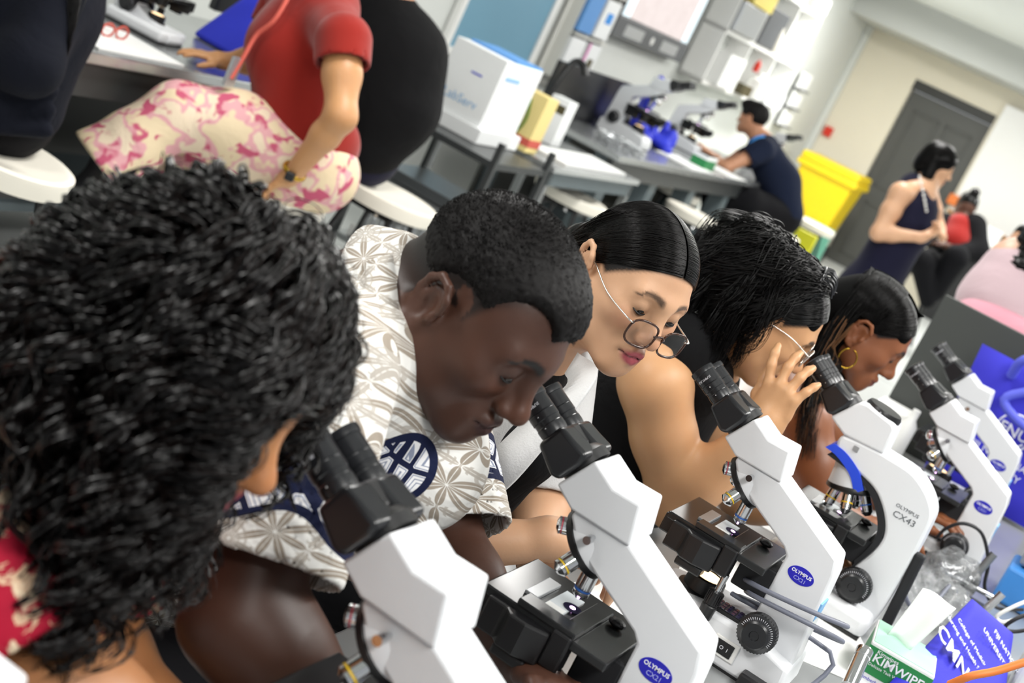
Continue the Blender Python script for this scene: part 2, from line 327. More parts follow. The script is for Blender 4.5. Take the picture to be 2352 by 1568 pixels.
def cx21():
    r = empty('microscope')
    # base foot
    mb = MB().prism([(-.02, 0), (.235, 0), (.243, .012), (.238, .06), (.16, .075), (.06, .072), (-.012, .058), (-.024, .03)], -.066, .066)
    bs = mb.build('base', 'white_enamel', r, bevel=.009, seg=3, smooth=40)
    MB().b2((-.018, -.064, -.002), (.232, .064, .003)).build('foot_gasket', 'black', bs)
    MB().prism([(.148, .05), (.238, .05), (.228, .145), (.223, .212), (.216, .238), (.09, .296), (.02, .299), (.012, .296), (.03, .268), (.069, .246), (.140, .213), (.148, .2)], -.0355, .0355)
    ar = MB().prism([(.150, .03), (.238, .03), (.229, .145), (.224, .212), (.217, .238), (.088, .2985), (.012, .2985), (.010, .290), (.030, .266), (.069, .245), (.138, .213), (.148, .203)], -.0355, .0355).build('arm', 'white_enamel', r)
    bm = bmesh.new(); bm.from_mesh(ar.data); bm.faces.ensure_lookup_table()
    f = max(bm.faces, key=lambda q: q.normal.z + .6 * q.normal.x if q.normal.x > .2 and abs(q.normal.y) < .1 and q.normal.z > .5 else -9)
    bmesh.ops.inset_individual(bm, faces=[f], thickness=.013, depth=0); bmesh.ops.inset_individual(bm, faces=[f], thickness=.004, depth=-.014); bm.to_mesh(ar.data); bm.free()
    finish(ar, smooth=35, bevel=.004, seg=3)
    n = np.array([-math.sin(.70), 0, -math.cos(.70)]); c = np.array([.037, 0, .263])
    MB().lathe(c - n * .033, n, [(0, .03), (.012, .035), (.03, .0405), (.033, .0405)], 36).build('nose_cone', 'white_enamel', r, smooth=50)
    ns = MB().lathe(c, n, [(0, .041), (.001, .0425), (.008, .0425), (.0095, .041), (.012, .03), (.014, .01)], 40).build('nosepiece', 'black', r, smooth=40)
    for phi, ring, ln, rr in ((0, 'ring_blue', .047, .0108), (1.25, 'ring_yellow', .037, .0112), (2.55, 'ring_red', .024, .0108), (-1.7, 'ring_white', .045, .0105)): objective(r, c, n, phi, ring, ln, rr)
    # head
    MB().prism([(-.021, .315), (.008, .364), (.042, .347), (.079, .348), (.089, .298), (.008, .298)], -.040, .040).build('head', 'white_enamel', r, bevel=.0035, seg=3, smooth=35)
    MB().prism([(.014, .2965), (.084, .2965), (.084, .301), (.014, .301)], -.034, .034).build('head_joint', 'grey_ink', r)
    t = MB().cyl((.046, -.034, .283), (.046, -.05, .283), .0032, 12); t.cyl((.046, -.044, .283), (.046, -.056, .283), .0052, 16); t.build('thumb_screw', 'chrome', r, smooth=30)
    binocular(r, (-.010, 0, .342), math.radians(25))
    stage_parts(r)
    for s in (-1, 1): knob(r, .172, .088, s * .066, s)
    collector(r, .054, .066)
    mb = MB().b2((.078, -.052, .068), (.148, -.012, .080)); vg = mb.build('vent_grille', 'black', r, bevel=.002)
    for i in range(7):
        for k in range(3): MB().b2((.082 + i * .0092, -.049 + k * .0125, .0795), (.0885 + i * .0092, -.040 + k * .0125, .0815)).build('slot', 'glass_dark', vg)
    MB().b2((.118, -.0685, .018), (.16, -.065, .05)).build('switch_frame', 'white_plastic', r, bevel=.0015)
    sw = MB().b2((.123, -.070, .023), (.153, -.066, .045)).build('power_switch', 'black', r, bevel=.001)
    text('lettering', 'O  I', .009, 'white_ink', sw, (.138, -.0703, .034), SIDE)
    a_ = np.arange(40) * 2 * math.pi / 40
    bd = MB().prism([(.182 + .0215 * math.cos(t_), .188 + .0135 * math.sin(t_)) for t_ in a_], -.0362, -.0354).build('badge', 'logo_blue', r)
    text('lettering', 'OLYMPUS', .0078, 'white_ink', bd, (.182, -.0364, .1915), SIDE, bold=.0002)
    text('lettering', 'CX21', .0086, 'pale_ink', bd, (.183, -.0364, .182), SIDE)
    MB().b2((.2275, -.03, .135), (.2305, .015, .165)).build('asset_sticker', 'sticker_blue', r)
    return r
def cx43():
    r = empty('microscope')
    outer = spline([(.098, .318), (.165, .312), (.218, .275), (.231, .221), (.233, .075), (.226, .012)], 6)
    inner = spline([(.142, .085), (.167, .157), (.162, .201), (.123, .245), (.076, .262), (.02, .27)], 6)
    poly = [(p[0], p[1]) for p in outer] + [(.10, .004), (-.02, .004), (-.03, .02), (-.02, .045), (.08, .062)] + [(p[0], p[1]) for p in inner] + [(.012, .3), (.018, .311), (.05, .315)]
    MB().prism(poly, -.04, .04).build('arm', 'white_enamel', r, bevel=.008, seg=3, smooth=40)
    MB().b2((-.02, -.085, .003), (.228, .085, .05)).build('base', 'white_enamel', r, bevel=.016, seg=3, smooth=40)
    MB().b2((-.016, -.081, -.001), (.222, .081, .006)).build('foot_gasket', 'black', r)
    st = [(p[0], 0, p[1]) for p in inner]; mb = MB()
    i2 = [(p[0] - .011 * (k > 2), p[1] - .006) for k, p in enumerate(inner)]
    mb.prism([(p[0], p[1]) for p in inner] + i2[::-1], -.0405, .0405); mb.build('inner_trim', 'black_matte', r)
    c = np.array([.072, 0, .226]); n = np.array([.30, 0, -.954])
    MB().lathe((.052, 0, .285), n, [(0, .036), (.03, .037), (.058, .043), (.062, .043)], 36).build('nose_cone', 'white_enamel', r, smooth=50)
    bl = spline([(.012, .285), (.04, .28), (.075, .262), (.098, .236)], 6)
    mb = MB(); mb.prism([(p[0], p[1] + .004) for p in bl] + [(p[0] - .012, p[1] - .010) for p in bl[::-1]], -.0425, .0425); mb.build('blue_stripe', 'stripe_blue', r)
    MB().lathe(c - n * .004, n, [(0, .045), (.004, .047), (.008, .047), (.011, .043), (.015, .02)], 40).build('nosepiece', 'black', r, smooth=40)
    for phi, ring, ln, rr in ((.2, 'ring_blue', .04, .011), (1.5, 'ring_yellow', .04, .011), (2.8, 'ring_yellow', .04, .011), (-1.4, 'ring_white', .04, .011)):
        d = n + .38 * np.array([math.cos(phi) * .954, -math.sin(phi), math.cos(phi) * .3]); d /= np.linalg.norm(d)
        m = c + n * .008 + (d - n * np.dot(d, n)) * .075
        o = MB().lathe(m, d, [(0, rr), (ln * .7, rr), (ln * .72, rr * .93), (ln * .8, rr * .93), (ln * .82, rr), (ln, rr * .5)], 20).build('objective_lens', 'chrome', r, smooth=30)
        MB().lathe(m + d * ln * .45, d, [(0, rr * 1.02), (ln * .06, rr * 1.02)], 20).build('colour_ring', ring, o, smooth=30)
    MB().prism([(-.019, .329), (.016, .380), (.03, .383), (.086, .374), (.094, .365), (.097, .316), (.018, .311)], -.042, .042).build('head', 'white_enamel', r, bevel=.005, seg=3, smooth=35)
    cp_ = MB().lathe((.056, .0, .374), (.12, 0, 1), [(0, .036), (.006, .036), (.012, .033), (.013, .001)], 30).build('port_cap', 'black', r, smooth=30)
    MB().cyl((.056, -.036, .380), (.056, -.037, .380), .002, 10).build('cap_screw', 'chrome', cp_)
    MB().box((.05, -.041, .3), (.01, .002, .01)).build('lock_screw', 'clip_grey', r)
    binocular(r, (-.006, 0, .352), math.radians(29), brand=False)
    stage_parts(r, .168, -.01, .15, .075)
    for s in (-1, 1): knob(r, .168, .082, s * .05, s, .033)
    collector(r, .075, .05)
    mb = MB().box((.245, -.03, .115), (.02, .022, .15), roty(-.06)); mb.build('rear_handle', 'black_matte', r, bevel=.005)
    b_ = text('lettering', 'OLYMPUS', .0095, 'grey_ink', r, (.183, -.0406, .248), SIDE, sx=1.1)
    text('lettering', 'CX43', .017, 'grey_ink', r, (.185, -.0406, .232), SIDE, sx=1.1)
    return r
m0 = cx21(); GS = 'microscopes in the row on the front bench'
SC = [((1.075, -.43), 0, 'white microscope nearest the camera, in front of the curly-haired woman'),
      ((1.55, -.432), 0, 'white microscope that the man in the patterned shirt looks into'),
      ((2.162, -.409), 0, 'white microscope with a grey cord wound round its arm'),
      ((3.339, -.262), 0, 'white microscope under the nose of the woman with the hoop earring'),
      ((3.933, -.298), 0, 'white microscope farthest along the bench, beside the blue tote bag'),
      ((.585, -.50), 0, 'blurred white microscope head cut off by the lower corner of the picture')]
for i, ((a, b), rz, lb) in enumerate(SC):
    o = m0 if i == 0 else copy_tree(m0)
    o.location = W(a, b, BZ + .002); o.rotation_euler = (0, 0, ROOMZ + rz); tag(o, lb, 'microscope', GS)
m1 = cx43(); m1.location = W(2.66, -.355, BZ + .002); m1.rotation_euler = (0, 0, ROOMZ)
tag(m1, 'curved white microscope with a blue stripe and black port cap', 'microscope', GS)
# ------------------------------------------------------------------ organic shapes: signed distance fields meshed with surface nets
class SDF:
    """smooth unions / cuts of ellipsoids and tapered capsules, meshed into one continuous surface"""
    def __init__(s, vox): s.vox = vox; s.p = []; s.F = (np.eye(3), np.zeros(3), 1.)
    def frame(s, R=None, t=None, k=1.): s.F = (np.eye(3) if R is None else np.asarray(R), np.zeros(3) if t is None else np.asarray(t, float), k); return s
    def _w(s, p): R, t, k = s.F; return R @ (np.asarray(p, float) * k) + t
    def cap(s, p0, p1, r0, r1=None, k=.02, cut=False):
        q = s.F[2]; s.p.append(('c', s._w(p0), s._w(p1), r0 * q, (r0 if r1 is None else r1) * q, k * q, cut)); return s
    def chain(s, pts, rs, k=.02):
        for i in range(len(pts) - 1): s.cap(pts[i], pts[i + 1], rs[i], rs[i + 1], k)
        return s
    def ell(s, c, r, R=None, k=.02, cut=False):
        q = s.F[2]; r = np.array([r] * 3 if np.isscalar(r) else r, float) * q; RR = s.F[0] @ (np.eye(3) if R is None else np.asarray(R))
        s.p.append(('e', s._w(c), r, RR, None, k * q, cut)); return s
    def half(s, p, n, k=.004):                    # keep the side that n points away from
        s.p.append(('h', s._w(p), s.F[0] @ (np.asarray(n, float) / np.linalg.norm(n)), None, None, k, True)); return s
    def mesh(s):
        vx = s.vox; lo = np.full(3, 1e9); hi = -lo
        for q in s.p:
            if q[-1]: continue
            if q[0] == 'c': m = max(q[3], q[4]); a = np.minimum(q[1], q[2]) - m; b = np.maximum(q[1], q[2]) + m
            else: m = q[2].max(); a = q[1] - m; b = q[1] + m
            lo = np.minimum(lo, a); hi = np.maximum(hi, b)
        lo -= 3 * vx; n = np.ceil((hi - lo) / vx).astype(int) + 4
        D = np.full(n, .06, np.float32); ax = [lo[i] + vx * np.arange(n[i]) for i in range(3)]
        for q in s.p:
            k = q[5]
            if q[0] == 'h': sl = (slice(0, n[0]), slice(0, n[1]), slice(0, n[2]))
            else:
                if q[0] == 'c': m = max(q[3], q[4]); a = np.minimum(q[1], q[2]) - m; b = np.maximum(q[1], q[2]) + m
                else: e = np.sqrt(((q[3] * q[2]) ** 2).sum(1)); a = q[1] - e; b = q[1] + e
                e = k + 3 * vx; i0 = np.clip(np.floor((a - e - lo) / vx).astype(int), 0, n); i1 = np.clip(np.ceil((b + e - lo) / vx).astype(int) + 1, 0, n)
                if (i1 <= i0).any(): continue
                sl = tuple(slice(i0[i], i1[i]) for i in range(3))
            X = ax[0][sl[0]][:, None, None].astype(np.float32); Y = ax[1][sl[1]][None, :, None].astype(np.float32); Z = ax[2][sl[2]][None, None, :].astype(np.float32)
            if q[0] == 'c':
                p0 = q[1]; ba = q[2] - p0; L = max(float(ba @ ba), 1e-9); x, y, z = X - np.float32(p0[0]), Y - np.float32(p0[1]), Z - np.float32(p0[2])
                h = np.clip((x * np.float32(ba[0]) + y * np.float32(ba[1]) + z * np.float32(ba[2])) / np.float32(L), 0, 1)
                d = np.sqrt((x - h * np.float32(ba[0])) ** 2 + (y - h * np.float32(ba[1])) ** 2 + (z - h * np.float32(ba[2])) ** 2) - (np.float32(q[3]) + np.float32(q[4] - q[3]) * h)
            elif q[0] == 'e':
                R = q[3].astype(np.float32); x, y, z = X - np.float32(q[1][0]), Y - np.float32(q[1][1]), Z - np.float32(q[1][2]); s0 = 0; s1 = 0
                for i in range(3):
                    c = (x * R[0, i] + y * R[1, i] + z * R[2, i]) / np.float32(q[2][i]); s0 = s0 + c * c; c = c / np.float32(q[2][i]); s1 = s1 + c * c
                s0 = np.sqrt(s0); d = s0 * (s0 - 1) / np.maximum(np.sqrt(s1), 1e-6)
            else:
                d = -((X - np.float32(q[1][0])) * np.float32(q[2][0]) + (Y - np.float32(q[1][1])) * np.float32(q[2][1]) + (Z - np.float32(q[1][2])) * np.float32(q[2][2]))
            A_ = D[sl]; kk = np.float32(max(k, 1e-5))
            if q[-1]: d = -d; h = np.maximum(kk - np.abs(A_ - d), 0) / kk; D[sl] = np.maximum(A_, d) + h * h * kk * .25
            else: h = np.maximum(kk - np.abs(A_ - d), 0) / kk; D[sl] = np.minimum(A_, d) - h * h * kk * .25
        return nets(D, lo, vx)
def nets(D, lo, vx):
    S = D < 0; n = np.array(D.shape)
    c = np.zeros(n - 1, np.int8)
    for i in (0, 1):
        for j in (0, 1):
            for k in (0, 1): c += S[i:n[0] - 1 + i, j:n[1] - 1 + j, k:n[2] - 1 + k]
    act = (c > 0) & (c < 8); cells = np.argwhere(act); idx = np.full(n - 1, -1, np.int64); idx[act] = np.arange(len(cells))
    acc = np.zeros((len(cells), 3)); cnt = np.zeros(len(cells))
    cor = [(i, j, k) for i in (0, 1) for j in (0, 1) for k in (0, 1)]
    dv = {q: D[cells[:, 0] + q[0], cells[:, 1] + q[1], cells[:, 2] + q[2]].astype(float) for q in cor}
    for q in cor:
        for a in range(3):
            if q[a]: continue
            r = list(q); r[a] = 1; d0, d1 = dv[q], dv[tuple(r)]; m = (d0 < 0) != (d1 < 0)
            t = np.where(m, d0 / np.where(m, d0 - d1, 1), 0); p = np.array(q, float)[None, :].repeat(len(cells), 0); p[:, a] += t
            acc[m] += p[m]; cnt[m] += 1
    V = lo + vx * (cells + acc / cnt[:, None]); F = []
    for a in range(3):
        b, c_ = (a + 1) % 3, (a + 2) % 3
        sl0 = [slice(1, n[i] - 1) for i in range(3)]; sl1 = list(sl0); sl0[a] = slice(0, n[a] - 1); sl1[a] = slice(1, n[a])
        s0, s1 = S[tuple(sl0)], S[tuple(sl1)]; e = np.argwhere(s0 != s1)
        if not len(e): continue
        flip = s0[e[:, 0], e[:, 1], e[:, 2]]; off = np.ones(3, int); off[a] = 0; e = e + off; q = []
        for db, dc in ((0, 0), (-1, 0), (-1, -1), (0, -1)):
            w = e.copy(); w[:, b] += db; w[:, c_] += dc; q.append(idx[w[:, 0], w[:, 1], w[:, 2]])
        q = np.stack(q, 1); q[~flip] = q[~flip][:, ::-1]; F.append(q)
    F = np.vstack(F); return V, F[(F >= 0).all(1)]
def fast_mesh(name, V, F, mat=None, parent=None, col=None, smooth=True):
    me = bpy.data.meshes.new(name); k = F.shape[1]; me.vertices.add(len(V)); me.vertices.foreach_set('co', np.asarray(V, np.float32).ravel())
    me.loops.add(F.size); me.loops.foreach_set('vertex_index', np.asarray(F, np.int32).ravel()); me.polygons.add(len(F))
    me.polygons.foreach_set('loop_start', np.arange(0, F.size, k, dtype=np.int32)); me.polygons.foreach_set('loop_total', np.full(len(F), k, np.int32))
    if smooth: me.polygons.foreach_set('use_smooth', np.ones(len(F), bool))
    me.update(calc_edges=True)
    if col is not None:
        at = me.color_attributes.new('tint', 'FLOAT_COLOR', 'POINT'); at.data.foreach_set('color', np.concatenate([col, np.ones((len(V), 1))], 1).astype(np.float32).ravel())
    o = bpy.data.objects.new(name, me); COL.objects.link(o)
    if mat: me.materials.append(MATS[mat])
    if parent: o.parent = parent
    return o
def relax(V, F, it=2, f=.5):
    n = len(V); e = np.vstack([F[:, [i, (i + 1) % F.shape[1]]] for i in range(F.shape[1])])
    for _ in range(it):
        s = np.zeros((n, 3)); c = np.zeros(n)
        for k in range(3): s[:, k] = np.bincount(e[:, 0], V[e[:, 1], k], n)
        c = np.bincount(e[:, 0], minlength=n); V = V + f * (s / np.maximum(c, 1)[:, None] - V)
    return V
def strands(name, paths, r, mat, parent, sides=3, taper=.35, col=None):
    """many hair strands (n, m, 3) as thin tubes in one mesh"""
    Pn = np.asarray(paths, float); n, m, _ = Pn.shape; T = np.empty_like(Pn); T[:, 1:-1] = Pn[:, 2:] - Pn[:, :-2]; T[:, 0] = Pn[:, 1] - Pn[:, 0]; T[:, -1] = Pn[:, -1] - Pn[:, -2]
    T /= np.linalg.norm(T, axis=2, keepdims=True) + 1e-9; ref = np.array([.31, .17, .93]); U = np.cross(T, ref); U /= np.linalg.norm(U, axis=2, keepdims=True) + 1e-9; Wv = np.cross(T, U)
    s = np.linspace(0, 1, m); rr = (np.asarray(r).reshape(-1, 1) if not np.isscalar(r) else np.full((n, 1), r)) * (1 - (1 - taper) * s ** 2)[None, :]
    V = np.stack([Pn + rr[..., None] * (math.cos(a) * U + math.sin(a) * Wv) for a in np.arange(sides) * 2 * math.pi / sides], 2)      # n,m,sides,3
    base = (np.arange(n)[:, None, None] * m + np.arange(m - 1)[None, :, None]) * sides; i = np.arange(sides)[None, None, :]; j = (i + 1) % sides
    F = np.stack([base + i, base + j, base + sides + j, base + sides + i], -1).reshape(-1, 4)
    return fast_mesh(name, V.reshape(-1, 3), F, mat, parent)
# ------------------------------------------------------------------ people: materials and head
def skin(name, col, rough=.42):
    t = NT(name); at = t.n('ShaderNodeAttribute', attribute_name='tint'); v = t.coord(); n1 = t.noise(v, 14, 4); n2 = t.noise(v, 260, 3)
    mul = t.n('ShaderNodeMix', data_type='RGBA', blend_type='MULTIPLY'); mul.inputs[0].default_value = 1
    t.l(at.outputs[0], mul.inputs[6]); t.l(t.ramp(n1, [(.25, (.90, .86, .85)), (.75, (1, 1, 1))]), mul.inputs[7]); t.base(mul.outputs[2])
    t.set(rough, 0, .4); t.b.inputs['Subsurface Weight'].default_value = .08; t.b.inputs['Subsurface Radius'].default_value = (.012, .005, .003); t.b.inputs['Subsurface Scale'].default_value = 1.
    t.bump(n2, .06, .002); MATS[name] = t.m; return t.m
def cloth(name, col, rough=.85, var=.08, wr=.35, wscale=7., weave=0., stretch=(1, 1, 1), sheen=.2):
    t = NT(name); v = t.coord(stretch); c = srgb(col); n = t.noise(v, wscale, 5, .55, .6)
    t.base(t.mix(n, tuple(x * (1 - var) for x in c), tuple(min(1, x * (1 + var)) for x in c))); t.set(rough, 0, .2); t.b.inputs['Sheen Weight'].default_value = sheen
    h = n
    if weave: h = t.math('ADD', n, t.math('MULTIPLY', t.noise(t.coord(), weave, 2), .08))
    t.bump(h, wr, .03); MATS[name] = t.m; return t.m
def hair_mat(name, col, rough=.32, spec=.2):
    t = NT(name); c = srgb(col); n = t.noise(t.coord(), 40, 3); t.base(t.mix(n, c, tuple(x * 1.7 for x in c))); t.set(rough, 0, spec); MATS[name] = t.m; return t.m
skin('skin_dark', 0, .46); skin('skin_mid', 0, .42); skin('skin_light', 0, .45)
hair_mat('hair_black', '#060505', .27, .22); hair_mat('hair_dark', '#050404', .3, .11); hair_mat('hair_curl', '#060404', .22, .38); hair_mat('hair_brown', '#130c0a', .28); hair_mat('hair_short', '#0c0a0a', .6); hair_mat('hair_under', '#020202', .8); MATS['hair_under'].node_tree.nodes['Principled BSDF'].inputs['Specular IOR Level'].default_value = .08; hair_mat('hair_streak', '#5a3c22', .4)  # hair_under puts the shade between strands into a near-black shell colour
M('eye_white', '#d8d2cc', .15); M('iris', '#160e0a', .08); M('lash', '#0a0707', .6); M('gold', '#caa23c', .22, 1.); M('glass_lens', '#ffffff', .02)
g = MATS['glass_lens']; b_ = g.node_tree.nodes['Principled BSDF']; b_.inputs['Transmission Weight'].default_value = 1.; b_.inputs['IOR'].default_value = 1.05; b_.inputs['Coat Weight'].default_value = .6; b_.inputs['Coat Roughness'].default_value = .03
def head_R(yaw, pitch, roll, fwd=None):
    f = BX if fwd is None else np.array(fwd, float); rt = np.cross(f, UP); y, p, r = map(math.radians, (yaw, pitch, roll))
    return np.stack([rt, f, UP], 1) @ rotz(y) @ rotx(p) @ roty(r)
def add_head(S, R, t, s=1., jaw=1., fem=0., ears=(1, -1), nose=1., full=1.):
    """head in its own frame: x right, y forward, z up, origin between the ears"""
    S.frame(R, t, s)
    S.ell((0, -.010, .042), (.074, .098, .080), k=.02)
    S.ell((0, .028, .000), (.063 * full, .062, .088), k=.03)
    for x in (-1, 1):
        S.cap((x * .050 * jaw, .000, -.052), (x * .012, .066, -.088), .022, .017, k=.035)
        S.cap((x * .054 * full, .006, -.020), (x * .046 * full, .022, -.058), .019, .019, k=.03)
        S.ell((x * .045, .055, -.014), (.022, .024, .018), k=.03)
        S.cap((x * .043, .074, .026), (x * .010, .089, .026), .010 - .002 * fem, .010 - .002 * fem, k=.022)
    S.ell((0, .072, -.090), (.020, .018, .017), k=.025)
    S.ell((0, .076, -.062), (.030, .020, .022), k=.02)
    for x in (-1, 1): S.ell((x * .033, .102, .008), (.020, .020, .014), k=.018, cut=True)
    for x in (-1, 1): S.ell((x * .0315, .0735, .0095), (.0168, .0165, .0140), k=.006)
    S.cap((0, .088, .018), (0, .106 + .003 * nose, -.022), .0075, .0105, k=.016)
    S.ell((0, .1085 + .003 * nose, -.029), (.0125 * nose, .0115, .0105), k=.012)
    for x in (-1, 1): S.ell((x * .0125 * nose, .0985, -.033), (.0085 * nose, .011, .008), k=.007)
    for x in (-1, 1): S.ell((x * .0085 * nose, .092, -.023), (.0065 * nose, .008, .009), k=.008)
    for x in (-1, 1): S.ell((x * .007, .107, -.041), (.0035, .006, .004), k=.004, cut=True)
    S.chain([(-.024, .083, -.0615), (-.010, .0955, -.057), (0, .0955, -.0575), (.010, .0955, -.057), (.024, .083, -.0615)], [.004, .0063, .006, .0063, .004], k=.008)
    S.chain([(-.021, .083, -.066), (0, .0945, -.0690), (.021, .083, -.066)], [.004, .0078, .004], k=.008)
    S.chain([(-.026, .088, -.0622), (0, .1035, -.0625), (.026, .088, -.0622)], [.0012, .0022, .0012], k=.004); S.p[-1] = S.p[-1][:-1] + (True,); S.p[-2] = S.p[-2][:-1] + (True,)
    for x in ears:
        rt = rotz(-x * .38) @ rotx(-.15)
        def q(v): return np.array([x * .0755, -.014, .0]) + rt @ np.array([x * v[0] * 1.2, v[1] * 1.1, v[2] * 1.1])
        S.ell(q((.004, 0, -.002)), (.007, .019, .029), rt, k=.008)
        S.ell(q((.0125, .002, -.002)), (.0105, .0125, .020), rt, k=.004, cut=True)
        rim = [(.004, .017, .008), (.009, .015, .022), (.011, .004, .031), (.0125, -.010, .029), (.0125, -.019, .016), (.011, -.020, .0), (.008, -.014, -.016), (.005, -.004, -.028), (.003, .006, -.030)]
        S.chain([q(v) for v in rim], [.0042, .0046, .0048, .005, .005, .0048, .0048, .0065, .006], k=.003)
        S.chain([q((.007, -.010, .014)), q((.008, -.011, .0)), q((.006, -.004, -.012))], [.0035, .004, .0035], k=.004)
        S.ell(q((.006, .014, -.004)), (.005, .005, .008), rt, k=.004)
def smooth01(x): x = np.clip(x, 0, 1); return x * x * (3 - 2 * x)
def head_tint(V, R, t, s, base, lip, brow='#140d0b', browk=1., stub=None, blush=None, hair=None, hoff=0., hwide=0.):
    L = (V - t) @ R / s; col = np.tile(np.array(srgb(base)), (len(V), 1)); ax = np.abs(L[:, 0])
    def put(w, c): col[:] = col * (1 - w[:, None]) + np.array(srgb(c)) * w[:, None]
    if blush: put(.5 * smooth01(1 - np.sqrt(((ax - .045) / .03) ** 2 + ((L[:, 2] + .02) / .03) ** 2)) * (L[:, 1] > .02), blush); put(.45 * smooth01(1.2 - np.linalg.norm((L - [0, .112, -.032]) / .03, axis=1)), blush)
    w = smooth01(1.6 - np.sqrt((L[:, 0] / .0235) ** 2 + ((L[:, 2] + .0635) / .0135) ** 2) * 1.35) * (L[:, 1] > .075); put(np.clip(w * 1.6, 0, 1), lip)
    w = smooth01((.0022 - np.abs(L[:, 2] + .0625)) / .002) * (ax < .025) * (L[:, 1] > .07); put(.7 * w, '#2a1210')
    arc = .0275 + .006 * np.sin(np.clip((ax - .012) / .042, 0, 1) * math.pi) - .004 * (ax > .045)
    th = .0058 * np.clip(1.25 - ax / .058, .25, 1); w = smooth01(1.5 - np.abs(L[:, 2] - arc) / th) * smooth01((ax - .010) / .006) * smooth01((.058 - ax) / .006) * (L[:, 1] > .045); put(np.clip(w * browk, 0, 1), brow)
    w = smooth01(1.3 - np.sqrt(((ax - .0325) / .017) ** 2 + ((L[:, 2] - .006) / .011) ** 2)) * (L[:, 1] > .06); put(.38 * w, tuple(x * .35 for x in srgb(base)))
    if hair: zl = np.interp(L[:, 1], [-.1, -.03, -.012, .0, .02, .055, .075, .09], [-.06, -.035, .026, .024, .014, .044, .066, .074]); put(smooth01((L[:, 2] - zl - hoff + .006) / .010) * (ax < .0745 + hwide), hair)
    if stub: stub(L, put)
    return col
def neck(S, R, t, s, base, r=.052, rb=.062):
    b = (np.asarray(base) - t) @ R / s; S.frame(R, t, s); S.cap((0, -.032, -.035), b, r, rb / s, k=.035); S.cap((0, .012, -.062), b * .55 + np.array([0, -.005, -.04]), r * .72, r * .8, k=.04); S.frame()
def hand(S, w, d, n, side=1, curl=(.5, .6, .4), spread=.10, thumb=.7, s=1., fr=.0085, k=.006, curls=None):
    """w wrist, d finger direction, n out of the palm, side = +1/-1 thumb side along cross(d, n)"""
    w = np.asarray(w, float); d = np.asarray(d, float) / np.linalg.norm(d); n = np.asarray(n, float); n = n - d * (n @ d); n /= np.linalg.norm(n); h = np.cross(d, n) * side
    S.ell(w + d * .045 * s, (.036 * s, .050 * s, .0150 * s), np.stack([h, d, n], 1), k=.02); S.cap(w - d * .02 * s, w + d * .02 * s, .024 * s, .027 * s, k=.02)
    for i in range(4):
        L = (.072, .080, .074, .058)[i] * s; x = (.029, .0095, -.010, -.028)[i] * s; b = w + d * (.078, .084, .081, .073)[i] * s + h * x
        cc = curl if curls is None else curls[i]; ang = 0.; p = b - d * .03 * s; pts = [p, b]; rs = [fr * 1.1 * s, fr * 1.12 * s]; q = b; fd = d + h * spread * (1.5 - i) * .6; fd /= np.linalg.norm(fd)
        for j, f in enumerate((.46, .30, .24)):
            ang += cc[j]; q = q + (fd * math.cos(ang) + n * math.sin(ang)) * L * f; pts.append(q); rs.append(fr * (1.0, .93, .8)[j] * s * (.88 if i == 3 else 1))
        S.chain(pts, rs, k)
    b = w + d * .02 * s + h * .022 * s; td = d * .75 + h * thumb + n * .45; td /= np.linalg.norm(td); td2 = d * .95 + h * thumb * .3 + n * .35; td2 /= np.linalg.norm(td2)
    S.chain([b, b + td * .036 * s, b + td * .036 * s + td2 * .03 * s, b + td * .036 * s + td2 * .054 * s], [.0145 * s, .0115 * s, .0100 * s, .0082 * s], .01)
def arm(S, sh, el, wr, r=(.052, .044, .043, .028), k=.03):
    sh, el, wr = map(np.asarray, (sh, el, wr)); m = el + (wr - el) * .3; S.chain([sh, sh + (el - sh) * .45, el], [r[0], r[0] * .97, r[1]], k); S.chain([el, m, wr], [r[1], r[2], r[3]], k)
def sleeve(vox, sh, el, f, r0, r1, wall=.007, k=.03, cuff=0.):
    sh, el = np.asarray(sh), np.asarray(el); h = sh + (el - sh) * f; d = (el - sh) / np.linalg.norm(el - sh); S = SDF(vox)
    S.cap(sh, h + d * .03, r0, r1, k); S.half(h, d, .003); S.cap(h - d * .07, h + d * .08, r1 - wall - .004, r1 - wall, .003, True); return S
def join_sdf(name, mat, par, parts, rel=2, mask=None, noise=0.):
    Vs, Fs, n = [], [], 0
    for S in parts:
        V, F = S.mesh(); V = relax(V, F, rel, .4); Vs.append(V); Fs.append(F + n); n += len(V)
    V = np.vstack(Vs); col = mask(V) if mask else None
    return fast_mesh(name, V, np.vstack(Fs), mat, par, col)
def wrap(L, c, r, lift=0.):
    """push points out of the ellipsoid (centre c, radii r)"""
    q = (L - c) / r; n = np.linalg.norm(q, axis=-1, keepdims=True); k = np.where(n < 1 + lift, (1 + lift) / np.maximum(n, 1e-6), 1.); return c + (L - c) * k
def bez(a, b, c, d, m):
    u = np.linspace(0, 1, m)[None, :, None]; a, b, c, d = (x[:, None, :] for x in (a, b, c, d))
    return a * (1 - u) ** 3 + 3 * b * u * (1 - u) ** 2 + 3 * c * u * u * (1 - u) + d * u ** 3
